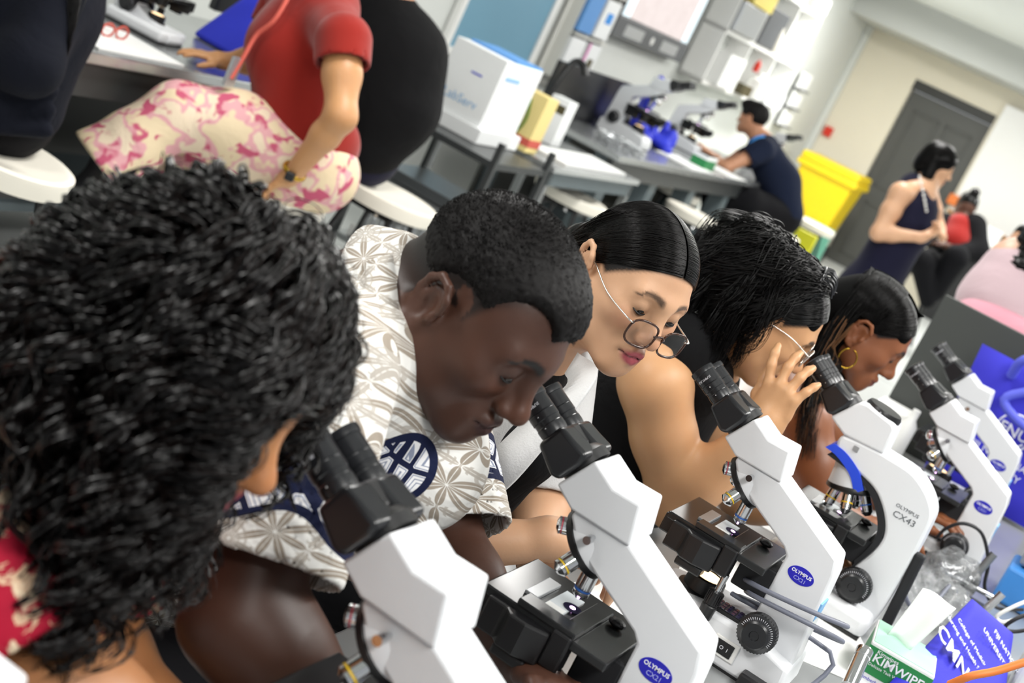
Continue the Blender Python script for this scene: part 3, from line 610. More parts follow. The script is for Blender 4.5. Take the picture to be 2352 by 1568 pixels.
def add_eyes(par, R, t, s, look=-.55):
    """eyes cast down: eyeball under the lid with a dark lash line"""
    for x in (-1, 1):
        c = np.array([x * .0315, .0750, .0066]); e = MB(); e.ball((0, 0, 0), .0132, 16, 10)
        v = (np.array(e.v) + c) * s @ R.T + t; o = mesh_obj('eye', v, e.f, 'eye_white', par, smooth=180)
        d = np.array([0, math.cos(look), math.sin(look)]); i = MB().lathe(c + d * .0112, d, [(0, .0068), (.0033, .005), (.0036, .001)], 16)
        mesh_obj('iris', np.array(i.v) * s @ R.T + t, i.f, 'iris', o, smooth=60)
        pts = [c + np.array([.0150 * math.sin(u), .0134 * math.cos(u), -.0035 - .0042 * math.cos(u * 1.3)]) for u in np.linspace(-1.15, 1.15, 12)]
        l = MB().tube(pts, lambda u: .0009 + .0006 * math.sin(math.pi * u), 5); mesh_obj('eyelash', np.array(l.v) * s @ R.T + t, l.f, 'lash', par)
# ------------------------------------------------------------------ people in the front row
def person(label, group=None): return empty('person', (0, 0, 0), 0, label, 'person', group)
def make_body(S, par, mat, tint=None, base='#c99', rel=1):
    V, F = S.mesh(); V = relax(V, F, rel, .35); col = tint(V) if tint else np.tile(np.array(srgb(base)), (len(V), 1))
    return fast_mesh('body', V, F, mat, par, col)
def loc2w(L, R, t, s): return np.asarray(L) * s @ R.T + t
def jit(o, amp):
    me = o.data; n = len(me.vertices); v = np.empty(n * 3, np.float32); me.vertices.foreach_get('co', v); v += rng.normal(0, amp, n * 3).astype(np.float32); me.vertices.foreach_set('co', v); me.update()
# patterned shirt cloth: eight-leaf rosettes in beige on white, with navy motif where the mask is set
def shirt_cloth():
    t = NT('rosette_shirt'); v = t.coord(rot=(0, 0, TH)); sx = t.n('ShaderNodeSeparateXYZ'); t.l(v, sx.inputs[0]); cell = .058
    def rosette(ox, oz):
        X = t.math('SUBTRACT', t.math('FRACT', t.math('ADD', t.math('DIVIDE', sx.outputs[0], cell), ox)), .5)
        Z = t.math('SUBTRACT', t.math('FRACT', t.math('ADD', t.math('DIVIDE', t.math('ADD', sx.outputs[2], t.math('MULTIPLY', sx.outputs[1], .35)), cell), oz)), .5)
        r = t.math('SQRT', t.math('ADD', t.math('MULTIPLY', X, X), t.math('MULTIPLY', Z, Z))); th = t.math('ARCTAN2', Z, X)
        pet = t.math('ABSOLUTE', t.math('COSINE', t.math('MULTIPLY', th, 4))); vein = t.math('ABSOLUTE', t.math('SINE', t.math('MULTIPLY', th, 4)))
        leaf = t.math('LESS_THAN', r, t.math('MULTIPLY', pet, .47)); rib = t.math('GREATER_THAN', t.math('MULTIPLY', vein, r), .022); return t.math('MULTIPLY', leaf, rib), r
    l1, r1 = rosette(0, 0); l2, r2 = rosette(.5, .5)
    ring = t.math('MULTIPLY', t.math('LESS_THAN', t.math('ABSOLUTE', t.math('SUBTRACT', t.math('FRACT', t.math('MULTIPLY', r2, 9)), .5)), .16), t.math('GREATER_THAN', r1, .42))
    pat = t.math('MAXIMUM', t.math('MAXIMUM', l1, t.math('MULTIPLY', l2, .75)), t.math('MULTIPLY', ring, .6)); c = t.mix(pat, '#edece8', '#a2978a')
    at = t.n('ShaderNodeAttribute', attribute_name='tint'); sp_ = t.n('ShaderNodeSeparateColor'); t.l(at.outputs[0], sp_.inputs[0])
    vo = t.n('ShaderNodeTexVoronoi', feature='DISTANCE_TO_EDGE'); vo.inputs['Scale'].default_value = 27; t.l(v, vo.inputs['Vector'])
    v1 = t.n('ShaderNodeTexVoronoi'); v1.inputs['Scale'].default_value = 27; t.l(v, v1.inputs['Vector'])
    dots = t.math('LESS_THAN', v1.outputs['Distance'], .13); nav = t.math('MAXIMUM', t.math('LESS_THAN', vo.outputs[0], .085), dots)
    edge = t.math('LESS_THAN', t.math('ABSOLUTE', t.math('SUBTRACT', sp_.outputs[0], .5)), .22); ins = t.math('GREATER_THAN', sp_.outputs[0], .5)
    inner = t.mix(t.math('LESS_THAN', t.math('FRACT', t.math('MULTIPLY', vo.outputs[0], 9)), .3), '#f0f0f2', '#8f97ad')
    mot = t.mix(nav, inner, '#161d3c'); c = t.mix(ins, c, mot); c = t.mix(edge, c, '#161d3c'); t.base(c); t.set(.8, 0, .2)
    t.bump(t.noise(t.coord(), 9, 4, .5, .8), .5, .03); MATS['rosette_shirt'] = t.m
shirt_cloth()
def floral(name, ground, cols, scale=9., thr=.52, wr=.3, hue=0):
    t = NT(name); v = t.coord(); n = t.noise(v, scale, 6 if hue == 0 else 2, .62 if hue == 0 else .4, 1.6 if hue == 0 else .3); c = t.ramp(n, [(0, ground), (thr - .02, ground), (thr, cols[0]), (thr + .07, cols[0]), (thr + .09, ground if hue == 0 else cols[1]), (1, ground if hue == 0 else cols[1])])
    if hue == 0:
        n2 = t.noise(t.coord(loc=(3, 1, 2)), scale * 2.2, 5, .6, 2.); c2 = t.ramp(n2, [(0, (0, 0, 0)), (.55, (0, 0, 0)), (.57, (1, 1, 1)), (.66, (1, 1, 1)), (.68, (0, 0, 0))]); c = t.mix(t.math('MULTIPLY', c2, t.math('GREATER_THAN', n, .45)), c, cols[1])
    else:
        n2 = t.noise(t.coord(loc=(3, 1, 2)), scale * 1.5, 2, .45, .6); c = t.mix(t.ramp(n2, [(.56, (0, 0, 0)), (.63, (1, 1, 1))]), c, cols[2])
    t.base(c); t.set(.75, 0, .25); t.bump(t.noise(v, 8, 4, .5, .8), wr, .03); MATS[name] = t.m
floral('red_floral', '#a81030', ('#e9d3b4', '#dcb99a'), 14, .53); floral('pink_floral', '#dcc9a8', ('#d6a0a4', '#dfcdb4', '#bb5570'), 12, .47, hue=1)
cloth('grey_blazer', '#c4c4c4', .9, .06, .3, 6, 420); cloth('black_top', '#08080a', .9, .15, .4, 8, sheen=0); cloth('dark_trousers', '#0b0b0f', .9, .15, .4, 6, sheen=0); cloth('navy_tee', '#121a2e', .9, .1, .4, 6, sheen=0); cloth('navy_dark', '#0a0d18', .9, .15, .5, 6, sheen=0); cloth('navy_dress', '#131329', .9, .1, .35, 5, sheen=.05)
cloth('red_knit', '#871c13', .85, .07, .25, 5); cloth('red_top', '#8f1812', .85, .08, .3, 8); cloth('pink_top', '#c6adb3', .8, .06, .3, 6); cloth('pink_bright', '#cf92a0', .8, .06, .3, 6); cloth('white_top', '#eeeae8', .8, .05, .3, 6); cloth('charcoal', '#0e0e11', .9, .1, .35, 6, sheen=0)

# ---- man in the patterned shirt
p2 = person('man in a white rosette-patterned shirt with short hair bending to a microscope')
R2, t2, s2 = head_R(-6.3, -21.1, -1.4), np.array([-.045, 1.548, 1.341]), 1.03
rs2, re2, rw2 = P(735, 850, 1.46), P(545, 1420, 1.38), P(800, 1660, 1.42)
ls2, le2, lw2 = P(985, 960, 1.86), P(1030, 1240, 1.80), P(1205, 1535, 1.68)
nb2 = P(850, 760, 1.66)
S = SDF(.0032); add_head(S, R2, t2, s2, jaw=1.08, nose=1.0, full=1.07); neck(S, R2, t2, s2, nb2, .06, .074); S.cap(t2 + R2 @ np.array([0, -.058, -.01]), nb2 + [0, 0, .012], .058, .07, .03)
S.cap(nb2, P(700, 930, 1.7), .09, .12, .05); arm(S, rs2, re2, rw2, (.06, .052, .054, .034)); arm(S, ls2, le2, lw2, (.054, .039, .037, .028))
S.cap(nb2, rs2, .06, .05, .05); S.cap(nb2, ls2, .06, .05, .05)
hand(S, lw2, P(1285, 1585, 1.60) - lw2, np.array([.2, -.3, -.9]), 1, (.5, .7, .5), thumb=.5)
def stub2(L, put):
    hl = np.interp(L[:, 1], [-.02, .0, .018, .034, .05, .07], [.0, .0, .012, .056, .078, .085])
    w = smooth01((L[:, 2] - hl + .012) / .03) * smooth01((.068 - L[:, 1]) / .025); put(.9 * w * (np.abs(L[:, 0]) < .0745), '#120e0d')
    w = smooth01((-.02 - L[:, 1]) / .03) * smooth01((L[:, 2] + .055) / .05); put(.75 * w * (np.abs(L[:, 0]) < .0745), '#120e0d')
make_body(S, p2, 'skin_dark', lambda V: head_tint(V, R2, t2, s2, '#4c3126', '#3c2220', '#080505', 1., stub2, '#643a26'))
add_eyes(p2, R2, t2, s2)
H = SDF(.0035).frame(R2, t2, s2); H.ell((0, -.014, .046), (.0785, .1035, .0885), k=.01); H.ell((0, .022, .062), (.068, .072, .062), k=.02)
H.ell((0, .135, .0), (.080, .060, .112), k=.006, cut=True)
for x in (-1, 1): H.ell((x * .085, .085, .048), (.065, .055, .054), k=.006, cut=True); H.ell((x * .100, .0, -.012), (.05, .066, .062), k=.015, cut=True)
H.half((0, -.03, .0), (0, -.35, -.94), .01); V, F = H.mesh(); V = relax(V, F, 2, .4); h2 = fast_mesh('hair', V, F, 'hair_short', p2); jit(h2, .0007)
d = rng.normal(size=(5200, 3)); d[:, 2] = np.abs(d[:, 2]); d /= np.linalg.norm(d, axis=1, keepdims=True); rt_ = np.array([0, -.012, .046]) + d * np.array([.0775, .102, .0875])
keep = ((((rt_ - [0, .135, 0.]) / [.082, .062, .114]) ** 2).sum(1) > 1) & ((((np.abs(rt_) * [1, 0, 0] + rt_ * [0, 1, 1] - [.085, .085, .048]) / [.067, .057, .056]) ** 2).sum(1) > 1)
rt_, d = rt_[keep], d[keep]; k = len(rt_); u = np.linspace(0, 1, 6)[None, :, None]; ph = rng.uniform(0, 6.28, (k, 1, 1)); tg = np.cross(d, [.3, .5, .8]); tg /= np.linalg.norm(tg, axis=1, keepdims=True); bt = np.cross(d, tg)
pth = rt_[:, None, :] + d[:, None, :] * u * .006 + (tg[:, None, :] * np.cos(ph + u * 5) + bt[:, None, :] * np.sin(ph + u * 5)) * .0022 * u
strands('hair_fuzz', loc2w(pth.reshape(-1, 3), R2, t2, s2).reshape(k, 6, 3), .00045, 'hair_short', h2)
dA = (re2 - rs2) / np.linalg.norm(re2 - rs2); hr2 = rs2 + (re2 - rs2) * .80; dB = (le2 - ls2) / np.linalg.norm(le2 - ls2); hl2 = ls2 + (le2 - ls2) * .95
def mask2(V):
    m = np.zeros(len(V))
    for h_, d_, r_ in ((hr2, dA, .13), (hl2, dB, .11)):
        q = (V - h_) @ d_; rad = np.linalg.norm(V - h_ - q[:, None] * d_, axis=1); wob = .012 * np.sin(((V @ BX) * 60)); m = np.maximum(m, (rad < r_) * smooth01((.044 + wob - np.abs(q + .07)) / .03))
    q = (V - P(905, 1060, 1.62)); m = np.maximum(m, smooth01((.06 - np.linalg.norm(q * [1, .6, 1], axis=1)) / .03)); return np.stack([m] * 3, 1)
T = SDF(.006); T.chain([nb2 + [0, 0, -.06], P(690, 960, 1.72), P(470, 1130, 1.82), W(1.5, -1.02, .74)], [.115, .150, .150, .155], .08); T.cap(rs2, P(800, 800, 1.6), .075, .09, .06); T.cap(ls2, P(870, 880, 1.72), .072, .09, .06)
T.cap(P(960, 1060, 1.72), P(800, 1080, 1.72), .085, .11, .06); T.frame(R2, t2, s2); T.cap((0, -.0, -.03), (nb2 - t2) @ R2 / s2, .060, .062, .008, True); T.frame()
join_sdf('shirt', 'rosette_shirt', p2, [T, sleeve(.005, rs2, re2, .80, .083, .092), sleeve(.005, ls2, le2, .95, .078, .086)], 2, mask2)
# shirt collar: a folded band round the neck
def collar(par, mat, R, t, s, c, ax, rx, ry, h, name='collar', open_=.35, tip=.02, fold=.016):
    n = 40; ax = np.asarray(ax, float) / np.linalg.norm(ax); fw = np.array([0, 1., 0]) - ax * ax[1]; fw /= np.linalg.norm(fw); sd = np.cross(fw, ax); v = []; f = []
    for i in range(n + 1):
        a = open_ + (2 * math.pi - 2 * open_) * i / n; e = fw * math.cos(a) * ry + sd * math.sin(a) * rx; q = abs(2 * i / n - 1) ** 6
        for k, (hh, o) in enumerate(((-.02, 1.), (h, 1.03), (h + .003, 1.10), (h * .45, 1.28), (-.022 - tip * q, 1.46 + .06 * q))): v.append(np.asarray(c) + e * o + ax * hh)
    for i in range(n):
        for k in range(4): j = i * 5 + k; f.append((j, j + 1, j + 6, j + 5))
    return mesh_obj(name, loc2w(np.array(v), R, t, s), f, mat, par, smooth=180, solid=.003)
nl2 = (nb2 - t2) @ R2 / s2; na2 = np.array([0, -.032, -.035]) - nl2; na2 /= np.linalg.norm(na2)
cl = collar(p2, 'rosette_shirt', R2, t2, s2, nl2 + na2 * .046, na2, .070, .080, .034, open_=.25, tip=.05)
cl.data.color_attributes.new('tint', 'FLOAT_COLOR', 'POINT'); cl.data.color_attributes['tint'].data.foreach_set('color', [0., 0, 0, 1] * len(cl.data.vertices))
E0 = spline([P(900, 586, 1.575), P(912, 690, 1.535), P(918, 800, 1.525), P(921, 905, 1.52)], 6); E1 = spline([P(842, 604, 1.55), P(832, 720, 1.50), P(812, 838, 1.49), P(848, 915, 1.49)], 6); EM_ = [(a_ + b_ * 1.) / 2 + np.array([0, -.008, .004]) for a_, b_ in zip(E0, E1)]; n = len(E0)
mesh_obj('collar_leaf', E0 + EM_ + E1, [(k * n + i, k * n + i + 1, k * n + n + i + 1, k * n + n + i) for k in (0, 1) for i in range(n - 1)], 'rosette_shirt', p2, smooth=180, solid=.004)
T = SDF(.008); T.chain([W(1.5, -1.0, .74), W(1.36, -.62, .70)], [.12, .09], .04); T.chain([W(1.36, -.62, .70), W(1.36, -.6, .2)], [.08, .06], .04); T.chain([W(1.5, -1.0, .74), W(1.64, -.62, .70), W(1.64, -.6, .2)], [.12, .09, .06], .04); join_sdf('trousers', 'dark_trousers', p2, [T])

# ---- woman with glasses in a grey blazer
p3 = person('woman in a grey blazer and tortoiseshell glasses looking down')
R3, t3, s3 = head_R(-30, -9.3, -4.2), np.array([.115, 2.037, 1.361]), .97
nb3 = W(1.955, -.745, 1.25); rs3, re3, rw3 = W(1.78, -.80, 1.19), P(840, 1255, 1.94), P(1285, 1240, 1.98); ls3, le3, lw3 = W(2.12, -.74, 1.19), P(1240, 1150, 2.22), P(1235, 1300, 2.12)
S = SDF(.0034); add_head(S, R3, t3, s3, fem=1, nose=.76, full=1.02); neck(S, R3, t3, s3, nb3, .05, .058); S.cap(nb3, W(1.95, -.74, 1.1), .08, .1, .05); arm(S, rs3, re3, rw3, (.045, .043, .041, .027)); arm(S, ls3, le3, lw3, (.045, .04, .04, .027))
S.cap(nb3, rs3, .05, .045, .05); S.cap(nb3, ls3, .05, .045, .05)
hand(S, rw3, P(1380, 1290, 2.02) - rw3, np.array([.1, .2, -1]), 1, (.4, .5, .4)); hand(S, lw3, P(1290, 1390, 2.02) - lw3, np.array([.1, .1, -1]), -1, (.4, .5, .4))
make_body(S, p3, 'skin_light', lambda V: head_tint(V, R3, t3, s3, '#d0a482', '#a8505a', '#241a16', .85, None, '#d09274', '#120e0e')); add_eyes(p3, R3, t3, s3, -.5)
def sleek_hair(par, R, t, s, mat, n=2600, part=0., back=(0, -.115, -.02), vol=.0, wav=0., wl=.04, tip=None, hl=.0, m=26, r=.0006, ear=True, long=None, name='hair'):
    c = np.array([0, -.0105, .0425]); rad = np.array([.0775 + vol, .1015 + vol * .6, .0838 + vol])
    H = SDF(.004).frame(R, t, s); H.ell(c, rad - .001, k=.01); H.ell((0, .135, -.004 - hl), (.084, .060, .112), k=.012, cut=True)
    for x in (-1, 1): H.ell((x * .095, .060, -.005 - hl), (.05, .070, .050), k=.01, cut=True); H.ell((x * .1, -.006, -.03), (.045, .034, .056), k=.01, cut=True)
    H.half((0, 0, -.035), (0, .15, -1), .01); V, F = H.mesh(); V = relax(V, F, 2, .4); o = fast_mesh(name, V, F, 'hair_under', par)
    sg = np.where(rng.random(n) < .5, 1., -1.); y0 = rng.uniform(-.05, .083, n); z0 = .044 + rad[2] * np.sqrt(np.maximum(0, 1 - ((y0 + .012) / rad[1]) ** 2))
    a = np.stack([part + sg * .002, y0, z0 + .0], 1); e = np.array(back) + rng.normal(0, .012, (n, 3)) * [1.2, .6, 1.2]; e[:, 0] += sg * .012
    u = rng.random(n); f = np.clip((y0 + .02) / .10, 0, 1)
    b = np.stack([sg * (.05 + .035 * u), y0 * .75, z0 - .006 - .01 * u], 1); d = np.stack([sg * (.095 + .01 * u), .01 * f - .055, .05 - .075 * f * (.55 + .45 * u)], 1)
    L = bez(a, b, d, e, m); L = wrap(L, c, rad, .002 + .045 * rng.random((n, 1, 1)) * np.sin(np.linspace(.25, 2.9, m))[None, :, None])
    if wav: q = np.linspace(0, 1, m)[None, :, None]; L = L + wav * np.sin(q * .25 / wl * 6.28 + rng.uniform(0, 1.5, (n, 1, 1))) * np.array([.4, .3, 1.]) * q
    strands('hair_strands', loc2w(L.reshape(-1, 3), R, t, s).reshape(n, m, 3), r, mat, o); return o
h3 = sleek_hair(p3, R3, t3, s3, 'hair_black', 3600, hl=.004)
MB().ball(loc2w((0, -.128, -.012), R3, t3, s3), .038, 18, 12).build('hair_bun', 'hair_black', h3, smooth=180)
k = 260; a = np.stack([np.full(k, .002), rng.uniform(.05, .09, k), rng.uniform(.085, .1, k)], 1) * [1, 1, 1]
M('tortoise', '#3a1c0c', .2, var=.9, vscale=70); M('temple_metal', '#d9d3cc', .2, .9)
def glasses(label, R, t, s, frame='tortoise', yo=.1065, zo=-.012, lw=.023, lh=.0185, drop=0.):
    g = empty('eyeglasses', tuple(t), 0, label, 'glasses'); T_ = lambda L: loc2w(L, R, np.zeros(3), s)
    for x in (-1, 1):
        pts = []
        for i in range(36):
            u = 2 * math.pi * i / 36; cx, cz = math.cos(u), math.sin(u); sq = (abs(cx) ** 3 + abs(cz) ** 3) ** (-1 / 3.); pts.append((x * .033 + lw * cx * sq, yo - .006 * (abs(x * .033 + lw * cx * sq) / .055) ** 2, zo + lh * cz * sq))
        rim = MB().tube(T_(pts + [pts[0]]), .0017, 8, caps=False).build('rim', frame, g, smooth=180)
        n = 36; v = [(p[0], p[1] + .0005, p[2]) for p in pts] + [(x * .033, yo, zo)]; mesh_obj('lens', T_(v), [(i, (i + 1) % n, n) for i in range(n)], 'glass_lens', rim, smooth=180)
        MB().tube(T_(spline([(x * .055, yo - .006, zo + .010), (x * .066, yo - .012, zo + .012), (x * .074, .05, zo + .016), (x * .080, 0., .014), (x * .080, -.014, .004)], 6)), .0013, 6).build('temple', 'temple_metal', g, smooth=180)
    MB().tube(T_(spline([(-.011, yo - .001, zo + .003), (0, yo + .003, zo + .008), (.011, yo - .001, zo + .003)], 6)), .0017, 8).build('bridge', frame, g, smooth=180)
    return g
glasses('round tortoiseshell glasses low on the nose of the woman in the blazer', R3, t3, s3, yo=.118, zo=-.018, lw=.0255, lh=.0205)
J = SDF(.0055); J.chain([nb3 + [0, 0, -.07], W(1.94, -.80, 1.04), W(1.94, -.98, .78)], [.11, .15, .16], .08); J.cap(nb3 + [0, 0, -.05], rs3, .075, .075, .05); J.cap(nb3 + [0, 0, -.05], ls3, .075, .075, .05)
J.cap(nb3 + [.02, -.02, .0], nb3 + BX * .16 - AX * .02 + [0, 0, -.10], .058, .05, .02, True); J.cap(nb3 + BX * .10 + [0, 0, -.08], W(1.98, -.6, .95), .05, .06, .02, True); J.frame()
join_sdf('blazer', 'grey_blazer', p3, [J, sleeve(.0055, rs3, re3, 1.02, .072, .068), sleeve(.0055, ls3, le3, .98, .07, .066)])
J = SDF(.006); J.chain([nb3 + [0, 0, -.09], W(1.95, -.79, 1.04), W(1.95, -.96, .78)], [.095, .142, .15], .08); J.chain([P(1275, 945, 1.96), P(1222, 1035, 1.97), P(1140, 1130, 2.0)], [.028, .036, .036], .03); join_sdf('black_top', 'black_top', p3, [J])
lap = [(P(1372, 838, 2.02), P(1290, 985, 1.93)), ]
mb = MB(); L0 = [P(1330, 812, 2.06), P(1372, 850, 2.0), P(1345, 905, 1.93), P(1262, 1010, 1.90), P(1165, 1120, 1.90), P(1085, 1165, 1.93)]; L1 = [P(1300, 860, 2.05), P(1300, 890, 1.97), P(1215, 960, 1.94), P(1130, 1040, 1.93), P(1075, 1100, 1.94), P(1070, 1150, 1.95)]
L0, L1 = spline(L0, 5), spline(L1, 5); n = len(L0); mesh_obj('lapel', L0 + L1, [(i, i + 1, n + i + 1, n + i) for i in range(n - 1)], 'grey_blazer', p3, smooth=180, solid=.006)
T = SDF(.009); T.chain([W(1.94, -.98, .76), W(1.84, -.6, .70), W(1.84, -.58, .2)], [.13, .09, .06], .04); T.chain([W(1.94, -.98, .76), W(2.06, -.6, .70), W(2.06, -.58, .2)], [.13, .09, .06], .04); join_sdf('trousers', 'dark_trousers', p3, [T])
br = MB(); w_ = lw3; dd = (lw3 - le3) / np.linalg.norm(lw3 - le3); u_, v_, _ = frame_of(dd)
for i in range(26): q = 2 * math.pi * i / 26; br.ball(lw3 - dd * .012 + (u_ * math.cos(q) + v_ * math.sin(q)) * .0305, .0034, 8, 6)
tag(br.build('bracelet', 'gold', None, smooth=180), 'gold chain bracelet on a wrist beside the patterned shirt', 'bracelet')

# ---- woman in black lifting a hand to her glasses
p4 = person('woman in a black sleeveless top holding her glasses to the eyepiece')
R4, t4, s4 = head_R(19., -18.4, 5.7), np.array([.397, 2.584, 1.324]), .97
nb4 = P(1600, 835, 2.74); rs4, re4, rw4 = P(1502, 878, 2.52), P(1552, 1150, 2.58), P(1752, 985, 2.46); ls4, le4, lw4 = W(2.74, -.70, 1.14), W(2.8, -.48, .95), W(2.7, -.36, .99)
S = SDF(.0036); add_head(S, R4, t4, s4, fem=1, nose=1., full=1.08); neck(S, R4, t4, s4, nb4, .052, .06); S.cap(nb4, P(1530, 960, 2.8), .055, .05, .05); arm(S, rs4, re4, rw4, (.057, .049, .046, .028)); arm(S, ls4, le4, lw4, (.06, .05, .046, .03)); S.cap(nb4, rs4, .055, .052, .05); S.cap(nb4, ls4, .06, .055, .06)
hd4 = P(1812, 868, 2.43) - rw4; toc = np.array([0, 0, CAMH]) - rw4
hand(S, rw4, hd4, -toc / np.linalg.norm(toc) + BX * .3, 1, spread=.42, thumb=.6, s=.97, curls=[(.1, .3, .3), (.3, .5, .35), (.35, .55, .4), (.3, .5, .4)])
hand(S, lw4, BX, (0, 0, -1.), -1, (.3, .4, .3))
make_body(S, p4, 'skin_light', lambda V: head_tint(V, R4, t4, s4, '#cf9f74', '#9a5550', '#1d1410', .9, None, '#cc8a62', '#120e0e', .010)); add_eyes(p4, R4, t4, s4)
h4 = sleek_hair(p4, R4, t4, s4, 'hair_black', 1500, hl=-.02, vol=.004, back=(0, -.10, .03), wav=.003)
nc = 130; n = nc * 22; cs = np.where(rng.random(nc) < .66, 1., -1.); ce = np.stack([cs * rng.uniform(.05, .11, nc), rng.uniform(-.20, .012, nc), rng.uniform(-.125, -.02, nc)], 1); ca = np.stack([cs * rng.uniform(.0, .05, nc), rng.uniform(-.08, .05, nc) + ce[:, 1] * .2, np.full(nc, .118)], 1); ci = np.repeat(np.arange(nc), 22); sg = cs[ci]
a = wrap(ca[ci] + rng.normal(0, .008, (n, 3)), np.array([0, -.012, .044]), np.array([.084, .108, .092])); e = ce[ci] + rng.normal(0, .0065, (n, 3)); b = a + np.stack([sg * .045, rng.uniform(-.05, -.01, n), np.full(n, .012)], 1); c = e + np.stack([sg * .02, rng.normal(-.01, .008, n), np.full(n, .075)], 1)
m = 34; L = bez(a, b, c, e, m); L = wrap(L, np.array([0, -.012, .04]), np.array([.082, .106, .09]), .01 + .07 * rng.random((n, 1, 1)) + .08 * rng.random(nc)[ci][:, None, None]); q = np.linspace(0, 1, m)[None, :, None]; ph = rng.uniform(0, 6.28, nc)[ci][:, None, None] + rng.normal(0, .25, (n, 1, 1))
L = L + q * .0125 * np.concatenate([np.sin(q * 12 + ph), np.cos(q * 10.5 + ph), np.sin(q * 8 + ph) * .6], 2); strands('loose_waves', loc2w(L.reshape(-1, 3), R4, t4, s4).reshape(n, m, 3), .0010, 'hair_black', h4)
H = SDF(.005).frame(R4, t4, s4); H.ell((0, -.05, .03), (.088, .09, .085), k=.02); H.ell((0, -.07, -.02), (.085, .07, .065), k=.03); H.ell((0, .1, -.03), (.1, .10, .1), k=.01, cut=True); V, F = H.mesh(); fast_mesh('hair_mass', relax(V, F, 3), F, 'hair_under', h4)
mb = MB(); mb.tube(loc2w(spline([(x * 1.08, .014, .145 - 6 * x * x) for x in np.linspace(-.05, .05, 9)], 4), R4, t4, s4), .003, 8)
for x in np.linspace(-.045, .045, 9): z = .145 - 6 * x * x; mb.tube(loc2w(spline([(x * 1.08, .014, z), (x * 1.1, .026, z + .006), (x * 1.12, .040, z + .001), (x * 1.12, .050, z - .012)], 4), R4, t4, s4), .0024, 6)
tag(mb.build('hair_clip', 'black_satin', None, smooth=60), 'black claw comb clip in the wavy black hair', 'hair clip')
glasses('thin metal glasses pushed up beside the raised hand', R4, t4, s4, 'temple_metal', yo=.108, zo=.006)
T = SDF(.006); T.chain([P(1560, 870, 2.74), P(1430, 985, 2.74), P(1345, 1110, 2.76), W(2.5, -.98, .76)], [.11, .135, .15, .17], .07); T.cap(P(1540, 790, 2.55), P(1590, 860, 2.62), .072, .074, .05); T.cap(P(1600, 850, 2.78), P(1500, 900, 2.72), .07, .1, .05); T.cap(nb4 + AX * .08 + [0, 0, -.08], ls4 - BX * .03, .07, .06, .05)
T.cap(rs4 + (re4 - rs4) * .22 + BX * .01, re4, .064, .056, .006, True); T.cap(nb4 + UP * .02, nb4 + UP * .08 + BX * .05, .066, .07, .006, True)
join_sdf('sleeveless_top', 'black_top', p4, [T])
T = SDF(.009); T.chain([W(2.5, -.98, .76), W(2.42, -.6, .68), W(2.42, -.58, .2)], [.14, .1, .07], .04); T.chain([W(2.5, -.98, .76), W(2.62, -.6, .68), W(2.62, -.58, .2)], [.14, .1, .07], .04); join_sdf('trousers', 'dark_trousers', p4, [T])

# ---- woman with the hoop earring
p5 = person('woman with long dark hair and a gold hoop earring')
R5, t5, s5 = head_R(14.6, -18.2, 1.), np.array([.685, 3.107, 1.307]), .95
nb5 = W(3.15, -.60, 1.17); rs5, re5, rw5 = P(1845, 965, 3.02), P(1905, 1195, 2.98), P(2030, 1225, 3.05); ls5, le5, lw5 = W(3.33, -.58, 1.10), W(3.4, -.36, .96), W(3.3, -.22, .97)
S = SDF(.0038); add_head(S, R5, t5, s5, fem=1, nose=.85); neck(S, R5, t5, s5, nb5, .048, .055); S.cap(nb5, W(3.14, -.66, 1.0), .08, .11, .05); arm(S, rs5, re5, rw5, (.05, .042, .041, .026)); arm(S, ls5, le5, lw5, (.05, .042, .041, .026)); S.cap(nb5, rs5, .05, .048, .05); S.cap(nb5, ls5, .05, .048, .05)
hand(S, rw5, P(2110, 1240, 3.1) - rw5, (0, 0, -1.), 1, (.4, .5, .3), s=.95); hand(S, lw5, P(2190, 1190, 3.2) - lw5, (0, 0, -1.), -1, (.4, .5, .3), s=.95)
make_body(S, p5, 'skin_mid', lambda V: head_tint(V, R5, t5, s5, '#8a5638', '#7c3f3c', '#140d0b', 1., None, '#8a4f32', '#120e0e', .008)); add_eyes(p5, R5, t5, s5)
h5 = sleek_hair(p5, R5, t5, s5, 'hair_dark', 2600, hl=-.014, vol=.004, back=(0, -.12, .0))
n = 3600; sg = np.where(rng.random(n) < .7, 1., -1.); a = np.stack([sg * .012, np.where(sg > 0, rng.uniform(-.10, .0, n), rng.uniform(-.09, .07, n)), np.full(n, .12)], 1); a = wrap(a, np.array([0, -.012, .044]), np.array([.084, .11, .094])); m = 34; aw = loc2w(a, R5, t5, s5)
c1 = loc2w(np.stack([sg * rng.uniform(.085, .11, n), a[:, 1] * .6 - rng.uniform(.0, .03, n), rng.uniform(.05, .09, n)], 1), R5, t5, s5); c2 = loc2w(np.stack([sg * rng.uniform(.06, .1, n), a[:, 1] * .35 - rng.uniform(.03, .09, n), rng.uniform(-.08, -.02, n)], 1), R5, t5, s5)
e = np.stack([P(x, y, dd) for x, y, dd in zip(rng.uniform(1825, 1875, n), rng.uniform(930, 1060, n), rng.uniform(2.93, 3.1, n))]); far = sg < 0; e[far] = np.stack([W(3.25 + q, -.68 + w, 1.0 + z) for q, w, z in zip(rng.normal(0, .03, far.sum()), rng.normal(0, .03, far.sum()), rng.uniform(-.1, .1, far.sum()))])
